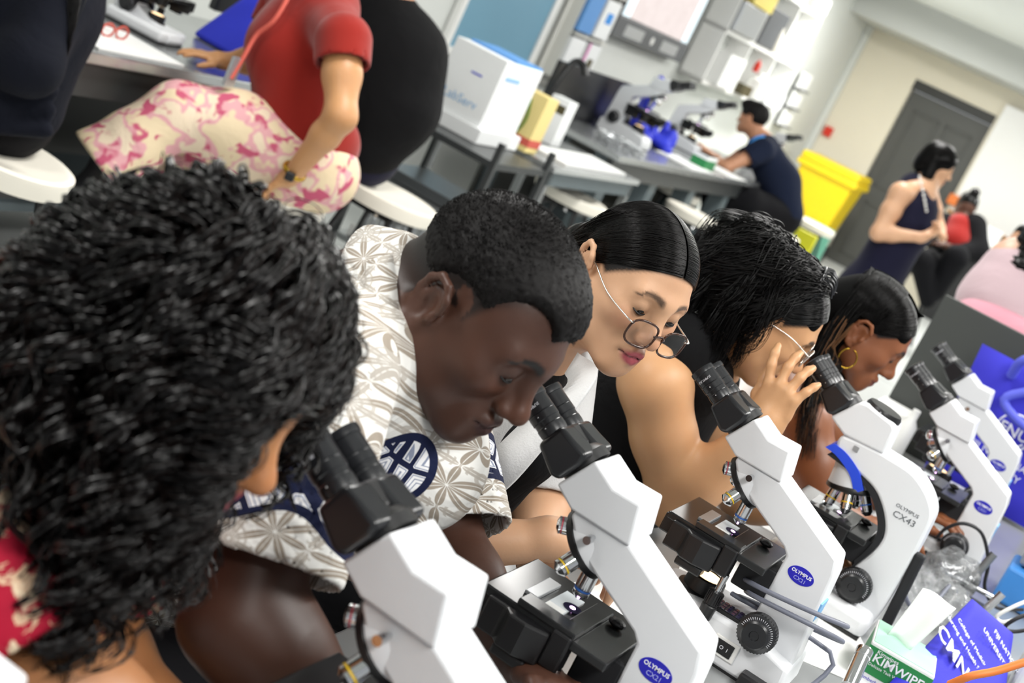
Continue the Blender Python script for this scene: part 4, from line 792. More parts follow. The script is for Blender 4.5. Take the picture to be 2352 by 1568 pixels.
L = bez(aw, c1, c2, e, m); Lh = (L.reshape(-1, 3) - t5) @ R5 / s5; Lh = wrap(Lh.reshape(n, m, 3), np.array([0, -.018, .042]), np.array([.084, .110, .090]), .01 + .07 * rng.random((n, 1, 1))); ek = (Lh[..., 0] > .04) & (Lh[..., 2] < .042) & (Lh[..., 2] > -.07); Lh[..., 1] = np.where(ek, np.minimum(Lh[..., 1], -.048 + .1 * (Lh[..., 1] + .02) * 0), Lh[..., 1]); L = loc2w(Lh.reshape(-1, 3), R5, t5, s5).reshape(n, m, 3)
H = SDF(.006).frame(R5, t5, s5); H.ell((0, -.045, .03), (.082, .082, .085), k=.02); H.ell((0, .1, -.02), (.1, .09, .1), k=.01, cut=True); H.ell((.1, .008, -.012), (.06, .046, .062), k=.01, cut=True); H.frame(); H.chain([loc2w((.03, -.09, .0), R5, t5, s5), P(1893, 850, 3.14), P(1866, 950, 3.08)], [.058, .045, .03], .03); V, F = H.mesh(); fast_mesh('hair_mass', relax(V, F, 3), F, 'hair_under', h5)
strands('long_locks', L, .0008, 'hair_dark', h5); sel = rng.random(n) < .07; strands('brown_streaks', L[sel][:, 17:] + rng.normal(0, .004, (sel.sum(), 1, 3)), .001, 'hair_streak', h5)  # brown lower ends, the hair's own colour
er = loc2w((.088, -.002, -.034), R5, t5, s5); mb = MB(); mb.tube([er + np.array([0, 0, -.022]) + (BX * math.sin(q) * .5 + AX * .25 * math.sin(q)) * .036 + UP * math.cos(q) * .022 for q in np.linspace(.2, 6.0, 26)], .0018, 8); tag(mb.build('earring', 'gold', None, smooth=180), 'gold hoop earring below the dark hair', 'earring')
T = SDF(.007); T.chain([nb5 + [0, 0, -.10], W(3.14, -.68, .98), W(3.14, -.9, .76)], [.10, .14, .15], .08); T.cap(nb5 + [0, 0, -.06] - AX * .04, rs5 - BX * .03, .055, .05, .04); T.cap(nb5 + [0, 0, -.06] + AX * .04, ls5 - BX * .03, .055, .05, .04); join_sdf('sleeveless_top', 'white_top', p5, [T])
T = SDF(.009); T.chain([W(3.14, -.9, .76), W(3.05, -.55, .66), W(3.05, -.5, .2)], [.14, .09, .06], .04); T.chain([W(3.14, -.9, .76), W(3.24, -.55, .66), W(3.24, -.5, .2)], [.14, .09, .06], .04); join_sdf('trousers', 'dark_trousers', p5, [T])

# ---- woman with curly hair in a red floral shirt
p1 = person('woman with long black curly hair in a red floral shirt')
R1, t1, s1 = head_R(0, -15., 0), P(440, 815, 1.10), .98
nb1 = P(160, 900, 1.2); rs1, re1, rw1 = P(-150, 1080, 1.10), P(130, 1590, 1.06), P(400, 1720, 1.1); ls1, le1, lw1 = W(1.10, -.74, 1.15), W(1.08, -.70, .95), W(1.06, -.56, .95)
S = SDF(.0036); add_head(S, R1, t1, s1, fem=1, ears=()); neck(S, R1, t1, s1, nb1, .05, .058); S.cap(nb1, W(.93, -.76, 1.05), .08, .12, .05); arm(S, rs1, re1, rw1, (.044, .040, .038, .026)); arm(S, ls1, le1, lw1, (.05, .044, .042, .027)); S.cap(nb1, rs1, .05, .05, .05); S.cap(nb1, ls1, .05, .05, .05)
hand(S, rw1, BX, (0, 0, -1.), 1, (.3, .4, .3)); hand(S, lw1, BX, (0, 0, -1.), -1, (.3, .4, .3))
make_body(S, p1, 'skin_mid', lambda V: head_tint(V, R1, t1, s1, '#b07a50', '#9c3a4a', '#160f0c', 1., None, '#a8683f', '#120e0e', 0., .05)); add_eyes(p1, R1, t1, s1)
T = SDF(.006); T.chain([nb1 + [0, 0, -.07], W(.92, -.80, 1.05), W(.92, -.98, .76)], [.10, .145, .155], .08); T.cap(nb1 + [0, 0, -.005], rs1 + [0, 0, .01], .074, .07, .05); T.cap(nb1 + [0, 0, -.05], ls1, .07, .07, .05); T.cap(P(-40, 1100, 1.14), P(90, 1330, 1.12), .065, .055, .05)
join_sdf('floral_shirt', 'red_floral', p1, [T, sleeve(.005, rs1, re1, .86, .068, .072), sleeve(.006, ls1, le1, .8, .075, .08)])
T = SDF(.009); T.chain([W(.92, -.98, .76), W(.83, -.56, .72), W(.83, -.55, .2)], [.14, .1, .07], .04); T.chain([W(.92, -.98, .76), W(1.04, -.56, .72), W(1.04, -.55, .2)], [.14, .1, .07], .04); join_sdf('trousers', 'dark_trousers', p1, [T])
H = SDF(.006).frame(R1, t1, s1); H.ell((0, -.012, .044), (.079, .103, .085), k=.02); H.ell((0, -.045, -.01), (.08, .07, .085), k=.03); H.ell((0, .13, -.02), (.09, .07, .13), k=.01, cut=True); V, F = H.mesh(); h1 = fast_mesh('hair', relax(V, F, 3), F, 'hair_under', p1)
nc = 620; d = rng.normal(size=(nc * 4, 3)); d /= np.linalg.norm(d, axis=1, keepdims=True); ok = (d[:, 2] > -.3) & ~((d[:, 1] > .70) & (d[:, 2] < .60)) & ~((d[:, 1] > .45) & (d[:, 2] < .0)); d = d[ok][:nc]; nc = len(d); ci = np.repeat(np.arange(nc), 5); n = len(ci)
ex = 170; d2 = np.stack([rng.uniform(.25, .8, ex), rng.uniform(.5, .85, ex), rng.uniform(.35, .7, ex)], 1); d2 /= np.linalg.norm(d2, axis=1, keepdims=True); d = np.vstack([d, d2]); nc = len(d); ci = np.repeat(np.arange(nc), 5); n = len(ci); front = np.arange(nc) >= nc - ex
root = loc2w(np.array([0, -.0105, .0425]) + d * np.array([.077, .101, .083]), R1, t1, s1); dn = d @ R1.T; m = 60; u = np.linspace(0, 1, m)
ln = rng.uniform(.19, .33, nc) * (1 - .35 * (d[:, 1] > .25)) * (1 - .5 * ((d[:, 0] < .0) & (d[:, 1] > -.5))); out = rng.uniform(.004, .018, nc); fall = np.array([0, 0, -1.])
rad2 = dn.copy(); rad2[:, 2] = 0; rad2 /= np.maximum(np.linalg.norm(rad2, axis=1, keepdims=True), .35)
side = rad2 * rng.uniform(.08, .30, (nc, 1)) 
base = root[:, None, :] + dn[:, None, :] * (out[:, None] * (1 - np.exp(-u * 6)[None, :]))[..., None] + side[:, None, :] * (ln[:, None] * np.minimum(u, .5)[None, :])[..., None] + fall * (ln[:, None] * (np.maximum(u - .015, 0) ** 1.15)[None, :])[..., None] + BX * ((.36 * ln * (d[:, 1] < .35))[:, None] * (u ** 1.8)[None, :])[..., None]
base = base - BX * ((.055 * np.clip((-.05 - d[:, 1]) * 3, 0, 1))[:, None] * np.sin(math.pi * np.minimum(1, u * 1.15))[None, :])[..., None]
Lb = (base.reshape(-1, 3) - t1) @ R1 / s1; Lb = wrap(Lb.reshape(nc, m, 3), np.array([0, -.0105, .038]), np.array([.083, .105, .092]), .005 + .10 * rng.random((nc, 1, 1)) ** 1.6)
fx = (Lb[..., 1] > .03) & (Lb[..., 2] < .05); Lb[..., 0] += np.where(fx, np.sign(Lb[..., 0] + 1e-6) * .9 * np.maximum(0, .068 - np.abs(Lb[..., 0])), 0); Lb[..., 1] -= np.where(fx, .5 * np.maximum(0, Lb[..., 1] - .075), 0)
w_ = front[:, None] * smooth01(u * 3)[None, :]; Lb[..., 0] = Lb[..., 0] * (1 - w_) + np.maximum(Lb[..., 0], rng.uniform(.045, .088, (nc, 1))) * w_; Lb[..., 1] = Lb[..., 1] * (1 - w_ * .6) + rng.uniform(.035, .125, (nc, 1)) * w_ * .6
base = loc2w(Lb.reshape(-1, 3), R1, t1, s1).reshape(nc, m, 3)[ci]; ln = ln[ci]
tn = np.gradient(base, axis=1); tn /= np.linalg.norm(tn, axis=2, keepdims=True) + 1e-9; e1 = np.cross(tn, [.2, .9, .3]); e1 /= np.linalg.norm(e1, axis=2, keepdims=True) + 1e-9; e2 = np.cross(tn, e1)
fr = rng.uniform(4.2, 7.2, nc)[ci][:, None] * (u ** 1.1)[None, :] * 6.283 * (ln / .27)[:, None] + rng.uniform(0, 6.28, nc)[ci][:, None] + rng.normal(0, .32, n)[:, None]; am = (rng.uniform(.008, .0145, nc)[ci] * rng.uniform(.75, 1.2, n))[:, None] * np.minimum(1, u * 4 + .2)[None, :]
curl = base + (e1 * np.cos(fr)[..., None] + e2 * np.sin(fr)[..., None]) * am[..., None]
curl = curl + rng.normal(0, .0018, (n, 1, 3)); strands('curls', curl, rng.uniform(.0010, .0019, n), 'hair_curl', h1, 4, .5)
q = rng.random(n) < .25; strands('flyaway_curls', curl[q] + rng.normal(0, .004, (q.sum(), 1, 3)) + e1[q] * .003, .0006, 'hair_brown', h1, 3, .4)
# ------------------------------------------------------------------ wall side of the room: fixtures
M('blue_board', '#6f9db4', .6, var=.06, vscale=2); M('tv_bezel', '#55585c', .4); M('tv_black', '#1d1e20', .3); M('yellow_bin', '#e8c80a', .42, var=.04); M('yellow_card', '#e3cf8a', .7, var=.05); M('red_card', '#c8584a', .7); M('leaf_green', '#5c7a2c', .7)
M('box_white', '#eceeee', .6); M('box_blue', '#5b93d0', .6); M('blue_ink', '#8fb9df', .6); M('cyan_ink', '#2f8fe0', .6); M('pink_ink', '#e27fc0', .6); M('deep_blue', '#2330c4', .55); M('tote_blue', '#2a27b8', .7, bump=.15, bscale=500); M('tote_strap', '#5a62d8', .7)
M('seat_cream', '#ece7da', .45, var=.02); M('green_box', '#1f7f43', .5); M('green_pale', '#a8d9bf', .6); M('teal', '#6fae98', .5); M('yellow_green', '#d8d62a', .5); M('red_plastic', '#d8331f', .4); M('orange_cord', '#e07a34', .5); M('blue_tub', '#3f86cf', .4); M('grey_tub', '#7c8088', .5)
M('yellow_clear', '#e0cd6a', .4); M('brown_rail', '#a8743c', .5); M('olive', '#4a4326', .4)
def screen_mat():
    t = NT('tv_picture'); n = t.noise(t.coord(), 9, 6, .65, .5); c = t.ramp(n, [(.3, '#cfc0bd'), (.6, '#dccfcc'), (.75, '#c9a9ad')]); t.base((0.02, .02, .02)); t.l(c, t.b.inputs['Emission Color']); t.b.inputs['Emission Strength'].default_value = .62; t.set(.3); MATS['tv_picture'] = t.m
screen_mat()
EM('tv_edge', '#bccbd2', .6)
def RB(name, loc_ab, label, cat, group=None): return empty(name, W(*loc_ab), ROOMZ, label, cat, group)   # local x across, y along, z up
t = RB('television', (10.93, -4.31, 1.46), 'large grey wall television showing a pinkish slide image', 'television')
MB().b2((-.02, -.83, 0), (.07, .83, 1.0)).build('casing', 'tv_black', t, bevel=.008)
MB().b2((.062, -.83, 0), (.082, .83, .16)).build('lower_bezel', 'tv_bezel', t, bevel=.004)
MB().b2((.068, -.78, .17), (.074, .78, .96)).build('screen', 'tv_edge', t); MB().b2((.070, -.62, .17), (.0755, .62, .96)).build('picture', 'tv_picture', t)
for y in (-.42, .42): MB().b2((.08, y - .2, .03), (.084, y + .2, .12)).build('speaker_grille', 'clip_grey', t)
MB().lathe((.08, 0, .075), (1, 0, 0), [(0, .035), (.006, .03)], 20).build('power_button', 'white_plastic', t)
t = RB('notice_board', (8.55, -4.33, 1.0), 'pale blue notice board with a white frame behind the white carton', 'board')
MB().b2((0, -.58, .02), (.02, .58, 1.6)).build('panel', 'blue_board', t)
for lo, hi in (((-.01, -.64, 0), (.035, -.58, 1.65)), ((-.01, .58, 0), (.035, .64, 1.65)), ((-.01, -.64, -.03), (.035, .64, .02))): MB().b2(lo, hi).build('frame_bar', 'white_plastic', t)
t = RB('supply_rack', (9.72, -4.33, .95), 'white wall rack holding glove boxes beside the blue board', 'rack')
MB().b2((0, -.36, .0), (.02, .36, 1.6)).build('back_panel', 'off_white', t)
for z in (.08, .42, .78): MB().b2((.02, -.30, z), (.14, .30, z + .015)).build('shelf', 'off_white', t)
for y in (-.3, 0, .3): MB().b2((.02, y - .006, .08), (.10, y + .006, 1.1)).build('divider', 'off_white', t)
for k, (y, z, mt, w, lb) in enumerate([(-.16, .44, 'box_blue', .26, 'blue glove box in the wall rack'), (.15, .44, 'box_white', .26, 'white glove box with a cyan window in the wall rack'), (-.16, .10, 'box_white', .26, 'plain white box on the lowest pocket of the wall rack'), (.15, .10, 'box_white', .24, 'white glove box with a pink edge in the wall rack'), (.1, .80, 'box_white', .36, 'crumpled white packet on top of the wall rack')]):
    g = RB('glove_box', (9.72, -4.30, .95 + z + .012), lb, 'box', 'boxes in the wall rack'); MB().b2((.0, y - w / 2, 0), (.10, y + w / 2, .29)).build('carton', mt, g, bevel=.006)
    if 'cyan' in lb: MB().b2((.098, y - .05, .12), (.103, y + .06, .2)).build('window', 'cyan_ink', g)
    if 'pink' in lb: MB().b2((.098, y - .12, .0), (.103, y - .09, .29)).build('stripe', 'pink_ink', g); MB().b2((.098, y - .03, .1), (.103, y + .06, .18)).build('window', 'olive', g)
# shelf unit
t = RB('shelf_unit', (13.4, -4.34, 1.38), 'white pigeonhole shelf unit fixed to the wall above the far bench', 'shelf')
for z in (0, .48, 1.02): MB().b2((0, -1.3, z), (.24, 1.3, z + .035)).build('shelf', 'white_plastic', t)
for y in (-1.3, -.45, .42, 1.27): MB().b2((0, y, 0), (.24, y + .03, 1.05)).build('upright', 'white_plastic', t)
MB().b2((0, -1.3, 0), (.012, 1.3, 1.05)).build('back_panel', 'wall_white', t)
def thing1(name, mb, mat, label, cat, group=None, **kw): return tag(mb.build(name, mat, None, **kw), label, cat, group)
def abox(a, b, z, sa, sb, sz): return MB().box(W(a, b, z + sz / 2), (sb, sa, sz), ROOM)
GI = 'items on the shelf unit'
thing1('storage_box', abox(12.55, -4.16, 2.18, .62, .24, .16), 'yellow_clear', 'yellow lid box at the top of the shelf unit', 'box', GI); thing1('drawer_unit', abox(12.5, -4.17, 1.90, .7, .22, .27), 'clip_grey', 'grey clear drawer below the yellow lid box', 'drawer', GI, bevel=.01)
thing1('drawer_unit', abox(13.3, -4.18, 1.90, .6, .2, .36), 'tv_bezel', 'dark grey drawer in the middle compartment of the shelf unit', 'drawer', GI, bevel=.01)
for a, b, z, h, r, m_, lb in [(13.55, -4.09, 1.9, .24, .04, 'seat_cream', 'cream bottle in front of the dark grey drawer'), (14.3, -4.12, 1.9, .34, .06, 'white_plastic', 'white spray bottle in the end compartment of the shelf'), (13.7, -4.12, 1.42, .26, .09, 'white_plastic', 'white tub on the lower shelf of the unit'), (14.45, -4.14, 2.435, .22, .11, 'white_plastic', 'white canister on top of the shelf unit'), (13.38, -4.1, 1.66, .12, .03, 'red_plastic', 'small red bottle on the lower shelf')]:
    thing1('bottle', MB().lathe(W(a, b, z), (0, 0, 1), [(0, r * .9), (.01, r), (h * .7, r), (h * .82, r * .5), (h * .98, r * .45), (h, r * .3)], 16), m_, lb, 'bottle', GI, smooth=40)
thing1('paper_pile', abox(12.6, -4.16, 1.416, .5, .24, .3), 'paper', 'loose white papers in the lower end compartment', 'papers', GI); thing1('carton', abox(13.25, -4.14, 1.416, .3, .2, .1), 'olive', 'small dark carton on the lower shelf', 'box', GI); thing1('carton', abox(14.2, -4.14, 1.416, .62, .24, .16), 'box_white', 'long white carton at the end of the lower shelf', 'box', GI)
for i, z in enumerate((1.68, 1.46, 1.24)):
    t = RB('leaflet_tray', (15.85, -4.33, z), ('topmost', 'middle', 'lowest')[i] + ' white leaflet tray on the wall beyond the shelf unit', 'tray', 'leaflet trays'); MB().b2((0, -.2, 0), (.1, .2, .02)).build('tray', 'tv_bezel', t); MB().b2((.03, -.2, .01), (.06, .2, .2)).build('leaflets', 'paper', t)
thing1('alarm_point', MB().box(W(17.58, -4.2, 1.38), (.1, .04, .12), ROOM), 'red_plastic', 'small red alarm call point on the cream wall', 'alarm')
t = empty('whiteboard', W(17.56, .2, 1.2), ROOMZ, 'long whiteboard with a brown lower rail beside the grey door', 'whiteboard'); MB().b2((-2.66, -.02, 0), (3.2, .02, 1.35)).build('board', 'white_plastic', t); MB().b2((-2.66, -.06, -.04), (3.2, .02, 0)).build('rail', 'brown_rail', t)
thing1('low_cabinet', abox(17.1, -1.0, .0, .5, 2.2, 1.02), 'tv_black', 'dark low cabinet below the whiteboard', 'cabinet', bevel=.01)
thing1('folder', MB().box(W(16.95, -1.9, 1.13), (.36, .02, .24), ROOM @ rotx(-.5)), 'paper', 'bright white open folder standing on the dark low cabinet', 'folder')
# yellow wheelie bin
t = empty('wheelie_bin', W(16.55, -3.66, 0), ROOMZ, 'yellow wheelie bin with closed lid near the grey door', 'bin')
v = []; 
for z, w, d_ in ((.08, .21, .22), (.95, .29, .30)): v += [(-w, -d_, z), (w, -d_, z), (w, d_, z), (-w, d_, z)]
mesh_obj('bin_body', v, [(0, 3, 2, 1), (4, 5, 6, 7), (0, 1, 5, 4), (1, 2, 6, 5), (2, 3, 7, 6), (3, 0, 4, 7)], 'yellow_bin', t, bevel=.03, seg=3)
MB().b2((-.32, -.33, .90), (.32, .33, .97)).build('rim', 'yellow_bin', t, bevel=.015); MB().b2((-.31, -.34, .965), (.31, .33, 1.06)).build('lid', 'yellow_bin', t, bevel=.03, seg=3)
for x in (-.12, .0, .12): MB().b2((x - .02, -.262, .2), (x + .02, -.245, .86)).build('rib', 'yellow_bin', t)
MB().cyl((-.3, .34, .95), (.3, .34, .95), .018).build('handle', 'yellow_bin', t); t.scale = (1.18, 1.1, 1.06)
for x in (-.22, .22): MB().cyl((x - .03, .2, .1), (x + .03, .2, .1), .1, 24).build('wheel', 'black', t, smooth=40)
# ------------------------------------------------------------------ wall-side benches
def wall_bench(a0, a1, label):
    t = RB('side_bench', ((a0 + a1) / 2, -3.4, 0), label, 'bench'); h = (a1 - a0) / 2
    MB().b2((-.45, -h, .86), (.42, h, .90)).build('bench_top', 'steel_top', t, bevel=.006); MB().b2((.34, -h + .03, .74), (.38, h - .03, .86)).build('apron', 'dark_steel', t)
    n = max(2, int(h * 2 / .9) + 1)
    for i in range(n):
        y = -h + .12 + (2 * h - .24) * i / (n - 1)
        MB().b2((.24, y - .07, 0), (.36, y + .07, .86)).build('leg', 'frame_grey', t); MB().b2((-.42, y - .04, 0), (-.34, y + .04, .86)).build('leg', 'frame_grey', t)
    MB().b2((-.43, -h + .05, .1), (-.40, h - .05, .74)).build('back_panel', 'door_frame_dark', t)
    MB().b2((-.3, -h + .1, .25), (.2, h - .1, .28)).build('foot_shelf', 'frame_grey', t)
wall_bench(2.1, 5.1, 'steel bench in front of the woman in the red knit top'); wall_bench(8.06, 12.6, 'steel bench where the man in navy sits at the microscopes')
# stools
def stool():
    r = empty('lab_stool'); s = MB().lathe((0, 0, .585), (0, 0, 1), [(0, .17), (.004, .195), (.045, .205), (.06, .205), (.066, .195), (.062, .18), (.05, .12), (.046, .01)], 36); v = np.array(s.v) * [1.12, .88, 1]
    mesh_obj('seat', v, s.f, 'seat_cream', r, smooth=50); MB().b2((-.12, -.1, .555), (.12, .1, .588)).build('seat_plate', 'black', r)
    for x in (-1, 1):
        for y in (-1, 1): lg = MB().tube([(x * .10, y * .09, .57), (x * .20, y * .17, .01)], .013, 8).build('leg', 'black', r, smooth=60); MB().cyl((x * .20, y * .17, 0), (x * .20, y * .17, .02), .018, 10).build('rubber_foot', 'tv_bezel', lg)
    MB().tube([(.165 * math.cos(q), .14 * math.sin(q), .22) for q in np.linspace(0, 6.283, 25)], .009, 6, caps=False).build('foot_ring', 'black', r, smooth=60)
    MB().ball((.05, -.11, .56), .012, 8, 6).build('height_knob', 'chrome', r); return r
st0 = stool()
for i, (a, b, lb) in enumerate([(*toab(PZ(5, 340, .65))[:2], 'cream stool under the person in dark navy'), (4.147, -2.66, 'cream stool under the woman in floral trousers'), (5.03, -2.69, 'cream stool under the person in the black T-shirt'), (7.52, -2.95, 'empty cream stool in front of the grey side table'), (10.45, -3.36, 'empty cream stool pushed partly under the far bench'), (9.52, -2.83, 'empty cream stool tucked behind the man in navy, nearest the camera'), (11.2, -2.7, 'cream stool under the man in the navy T-shirt'), (13.4, -2.92, 'empty cream stool in front of the yellow bin')]):
    o = st0 if i == 0 else copy_tree(st0); o.location = W(a, b, 0); o.rotation_euler = (0, 0, ROOMZ + .05 * math.sin(i * 3)); tag(o, lb, 'stool', 'cream lab stools')
# trolley with white carton, side table
t = RB('trolley', (5.95, -2.93, 0), 'dark steel trolley carrying the white carton', 'trolley')
for z in (.83, .52, .2): MB().b2((-.3, -.28, z), (.32, .30, z + .03)).build('shelf', 'dark_steel' if z > .8 else 'steel_top', t)
for x in (-.29, .31):
    for y in (-.27, .29): MB().b2((x - .014, y - .014, .06), (x + .014, y + .014, .95 if x > 0 else .86)).build('post', 'dark_steel', t); MB().cyl((x - .012, y, .05), (x + .012, y, .05), .05, 16).build('caster', 'black', t)
t = RB('carton', (5.9, -3.0, .862), 'big white carton with pale blue lettering on the trolley', 'box')
MB().b2((-.15, -.02, .0), (.16, .42, .07)).build('base_tray', 'box_white', t, bevel=.004); MB().b2((-.16, .0, .07), (.13, .40, .40)).build('carton_body', 'box_white', t, bevel=.004); MB().b2((-.14, .1, .40), (.125, .39, .412)).build('lid', 'box_blue', t)
text('lettering', 'LabServ', .06, 'blue_ink', t, (-.02, -.002, .15), SIDE); MB().b2((-.02, -.002, .28), (.04, -.0005, .288)).build('printed_line', 'deep_blue', t); MB().b2((.1305, .05, .31), (.132, .2, .33)).build('printed_bar', 'blue_ink', t)
thing1('wire_rack', abox(5.95, -2.95, .555, .4, .45, .05), 'steel', 'steel tray on the middle shelf of the trolley', 'tray', bevel=.004)
t = RB('glassware_crate', (5.95, -2.9, .232), 'white crate of glass tubes on the lowest trolley shelf', 'crate'); MB().b2((-.26, -.26, 0), (.27, -.24, .06)).build('front_rail', 'white_plastic', t); MB().b2((-.26, -.26, .22), (.27, -.22, .27)).build('top_rail', 'white_plastic', t); MB().b2((-.26, -.2, 0), (.27, .2, .02)).build('tray', 'white_plastic', t)
for i in range(12): MB().cyl((-.23 + i * .042, -.2, .02), (-.23 + i * .042, -.2, .24), .016, 10).build('glass_tube', 'clip_grey', t, smooth=60)
t = RB('side_table', (7.35, -3.1, 0), 'grey steel side table between the trolley and the far bench', 'table'); MB().b2((-.42, -.62, .80), (.32, .66, .83)).build('table_top', 'steel_top', t, bevel=.004); MB().b2((.26, -.6, .72), (.30, .64, .8)).build('apron', 'frame_grey', t)
for x in (-.38, .28):
    for y in (-.58, .62): MB().b2((x - .02, y - .02, 0), (x + .02, y + .02, .8)).build('leg', 'steel', t)
thing1('flat_tray', abox(7.4, -2.95, .832, .9, .25, .015), 'paper', 'long white tray lying on the grey side table', 'tray')
t = RB('carton', (6.72, -3.04, .832), 'yellow juice-style carton with a red band on the side table', 'box'); MB().b2((-.06, -.07, 0), (.10, .07, .30)).build('carton_body', 'yellow_card', t, bevel=.003); MB().b2((-.062, -.072, .03), (.102, .072, .07)).build('red_band', 'red_card', t); MB().tube(spline([(.0, -.073, .05), (.03, -.073, .15), (.01, -.073, .26)], 4), .008, 6).build('printed_stem', 'leaf_green', t)
t = RB('paper_cup_box', (7.5, -3.22, .832), 'small white printed carton behind the yellow carton', 'box'); MB().b2((-.06, -.06, 0), (.06, .06, .27)).build('carton_body', 'box_white', t, bevel=.003); MB().b2((-.05, -.061, .18), (.05, -.0605, .23)).build('print', 'olive', t)
# things on the wall benches
ms = copy_tree(m1); ms.location = W(4.12, -3.26, .902); ms.rotation_euler = (0, 0, ROOMZ + math.pi + .15); tag(ms, 'white microscope by the hand of the woman in red', 'microscope', 'microscopes on the wall benches')
for k, (a, b, rz, lb) in enumerate([(*toab(PZ(1470, 342, .9))[:2], .0, 'white microscope with black back on the far bench beside the dark screen'), (10.75, -3.44, 0, 'white microscope the man in navy looks into'), (12.35, -3.25, -.2, 'white microscope behind the back of the man in navy')]):
    o = copy_tree(m0); o.location = W(a, b, .902); o.rotation_euler = (0, 0, ROOMZ + math.pi + rz); o.scale = ((1.36, 1.25, 1.12)[k],) * 3; tag(o, lb, 'microscope', 'microscopes on the wall benches')
GP = 'papers lying on the wall benches'
for a, b, sa, sb, lb in [(3.72, -3.16, .42, .3, 'white sheet of paper beside the microscope of the woman in red'), (4.75, -3.2, .3, .22, 'white sheet of paper under the forearm of the woman in red'), (9.75, -3.15, .5, .3, 'white sheet of paper on the far bench before the first microscope'), (10.6, -3.12, .4, .3, 'white sheet of paper under the hands of the man in navy')]: thing1('paper_sheet', abox(a, b, .9015, sa, sb, .006), 'paper', lb, 'paper', GP)
def drape(name, c, pts, mat, label, cat):
    """soft cloth heap: smooth union of a few blobs"""
    S = SDF(.012)
    for p, r in pts: S.ell(np.asarray(c) + BX * p[0] + AX * p[1] + UP * p[2], r, ROOM, k=.04)
    V, F = S.mesh(); return tag(fast_mesh(name, relax(V, F, 2), F, mat), label, cat)
thing1('dust_cover', MB().add([(0, 0, .30), (-.14, -.12, 0), (.14, -.12, 0), (.14, .12, 0), (-.14, .12, 0), (.02, .05, .32)], [(0, 1, 2), (0, 2, 5), (5, 2, 3), (5, 3, 4), (0, 5, 4), (0, 4, 1), (1, 4, 3, 2)], ROOM, W(4.65, -3.36, .902)), 'deep_blue', 'blue dust cover folded beside the microscope of the woman in red', 'dust cover', bevel=.02)
drape('dust_cover', W(9.62, -3.56, .9), [((0, 0, .10), (.10, .08, .12)), ((.02, 0, .34), (.05, .06, .14)), ((.08, -.04, .05), (.10, .06, .05)), ((-.03, .05, .22), (.04, .04, .14))], 'deep_blue', 'blue dust cover hanging behind the far microscope', 'dust cover')
drape('dust_cover', W(9.75, -3.40, .9), [((0, 0, .05), (.10, .12, .05)), ((.06, .05, .09), (.05, .06, .08)), ((-.05, -.06, .1), (.03, .05, .1)), ((.1, -.08, .03), (.06, .05, .03)), ((-.02, .09, .12), (.03, .04, .09))], 'deep_blue', 'blue dust cover heaped on the far bench', 'dust cover')
t = RB('computer_monitor', (5.0, -3.6, .9), 'black computer monitor beyond the woman in red', 'monitor'); MB().b2((0, -.3, .1), (.04, .3, .48)).build('display', 'tv_black', t, bevel=.008); MB().b2((-.08, -.12, 0), (.12, .12, .02)).build('base', 'tv_black', t); MB().b2((-.02, -.03, .02), (.0, .03, .2)).build('stand', 'tv_black', t)
t = RB('spectacles', (3.74, -3.17, .908), 'reddish spectacles lying folded open on the paper near the dark navy person', 'glasses')
for y in (-.034, .034): MB().tube([(.02 * math.sin(q) * 0 + .0, y + .028 * math.cos(q), .022 + .022 * math.sin(q)) for q in np.linspace(0, 6.283, 21)], .0035, 6, caps=False).build('rim', 'red_card', t, smooth=60); MB().tube([(0, y * 1.85, .03), (-.13, y * 1.8, .006)], .003, 6).build('temple', 'red_card', t)
MB().tube([(0, -.008, .026), (0, .008, .026)], .003, 6).build('bridge', 'red_card', t)
t = RB('bench_screen', (8.65, -3.66, .9), 'dark grey screen standing at the back of the far bench', 'screen'); MB().b2((0, -.5, 0), (.03, .75, .34)).build('panel', 'tv_black', t)
thing1('desk_lamp', MB().tube(spline([W(8.12, -3.62, .902), W(8.14, -3.6, 1.1), W(8.2, -3.58, 1.26), W(8.22, -3.52, 1.27), W(8.22, -3.48, 1.22)], 6), .022, 8), 'black', 'black gooseneck lamp on the far bench', 'lamp', smooth=60)
mb = MB()
for i in range(9): q = i * .7; mb.tube(spline([W(8.3 + .1 * math.sin(q), -3.2 + .1 * math.cos(q * 1.3), .915), W(8.5 + .12 * math.cos(q), -3.25 + .1 * math.sin(q), .95), W(8.65 + .1 * math.sin(q * 2), -3.15 + .08 * math.cos(q), .912)], 5), .008, 6)
thing1('cable_tangle', mb, 'clip_grey', 'tangle of pale cables on the far bench', 'cables')
t = RB('tissue_box', (10.05, -3.12, .902), 'green and white wipes box on the far bench', 'box'); MB().b2((-.06, -.12, 0), (.06, .12, .10)).build('carton_body', 'green_box', t); MB().b2((-.061, -.121, .07), (.061, .121, .1)).build('top_band', 'box_white', t)
for a, b, h, w, m_, lb, c_ in [(12.6, -2.75, .62, .10, 'yellow_green', 'yellow-green floor sign standing beneath the far stools', 'sign'), (13.9, -3.15, .6, .16, 'teal', 'teal crate standing on end beneath the far stools', 'crate'), (14.3, -3.05, .6, .16, 'teal', 'teal crate leaning beside the yellow bin', 'crate')]:
    t = RB('floor_sign' if c_ == 'sign' else 'crate', (a, b, 0), lb, c_); MB().b2((-w, -.03, .02), (w, .03, h)).build('panel', m_, t, bevel=.01); MB().b2((-w, .03, 0), (w, .15, .03)).build('foot', m_, t)
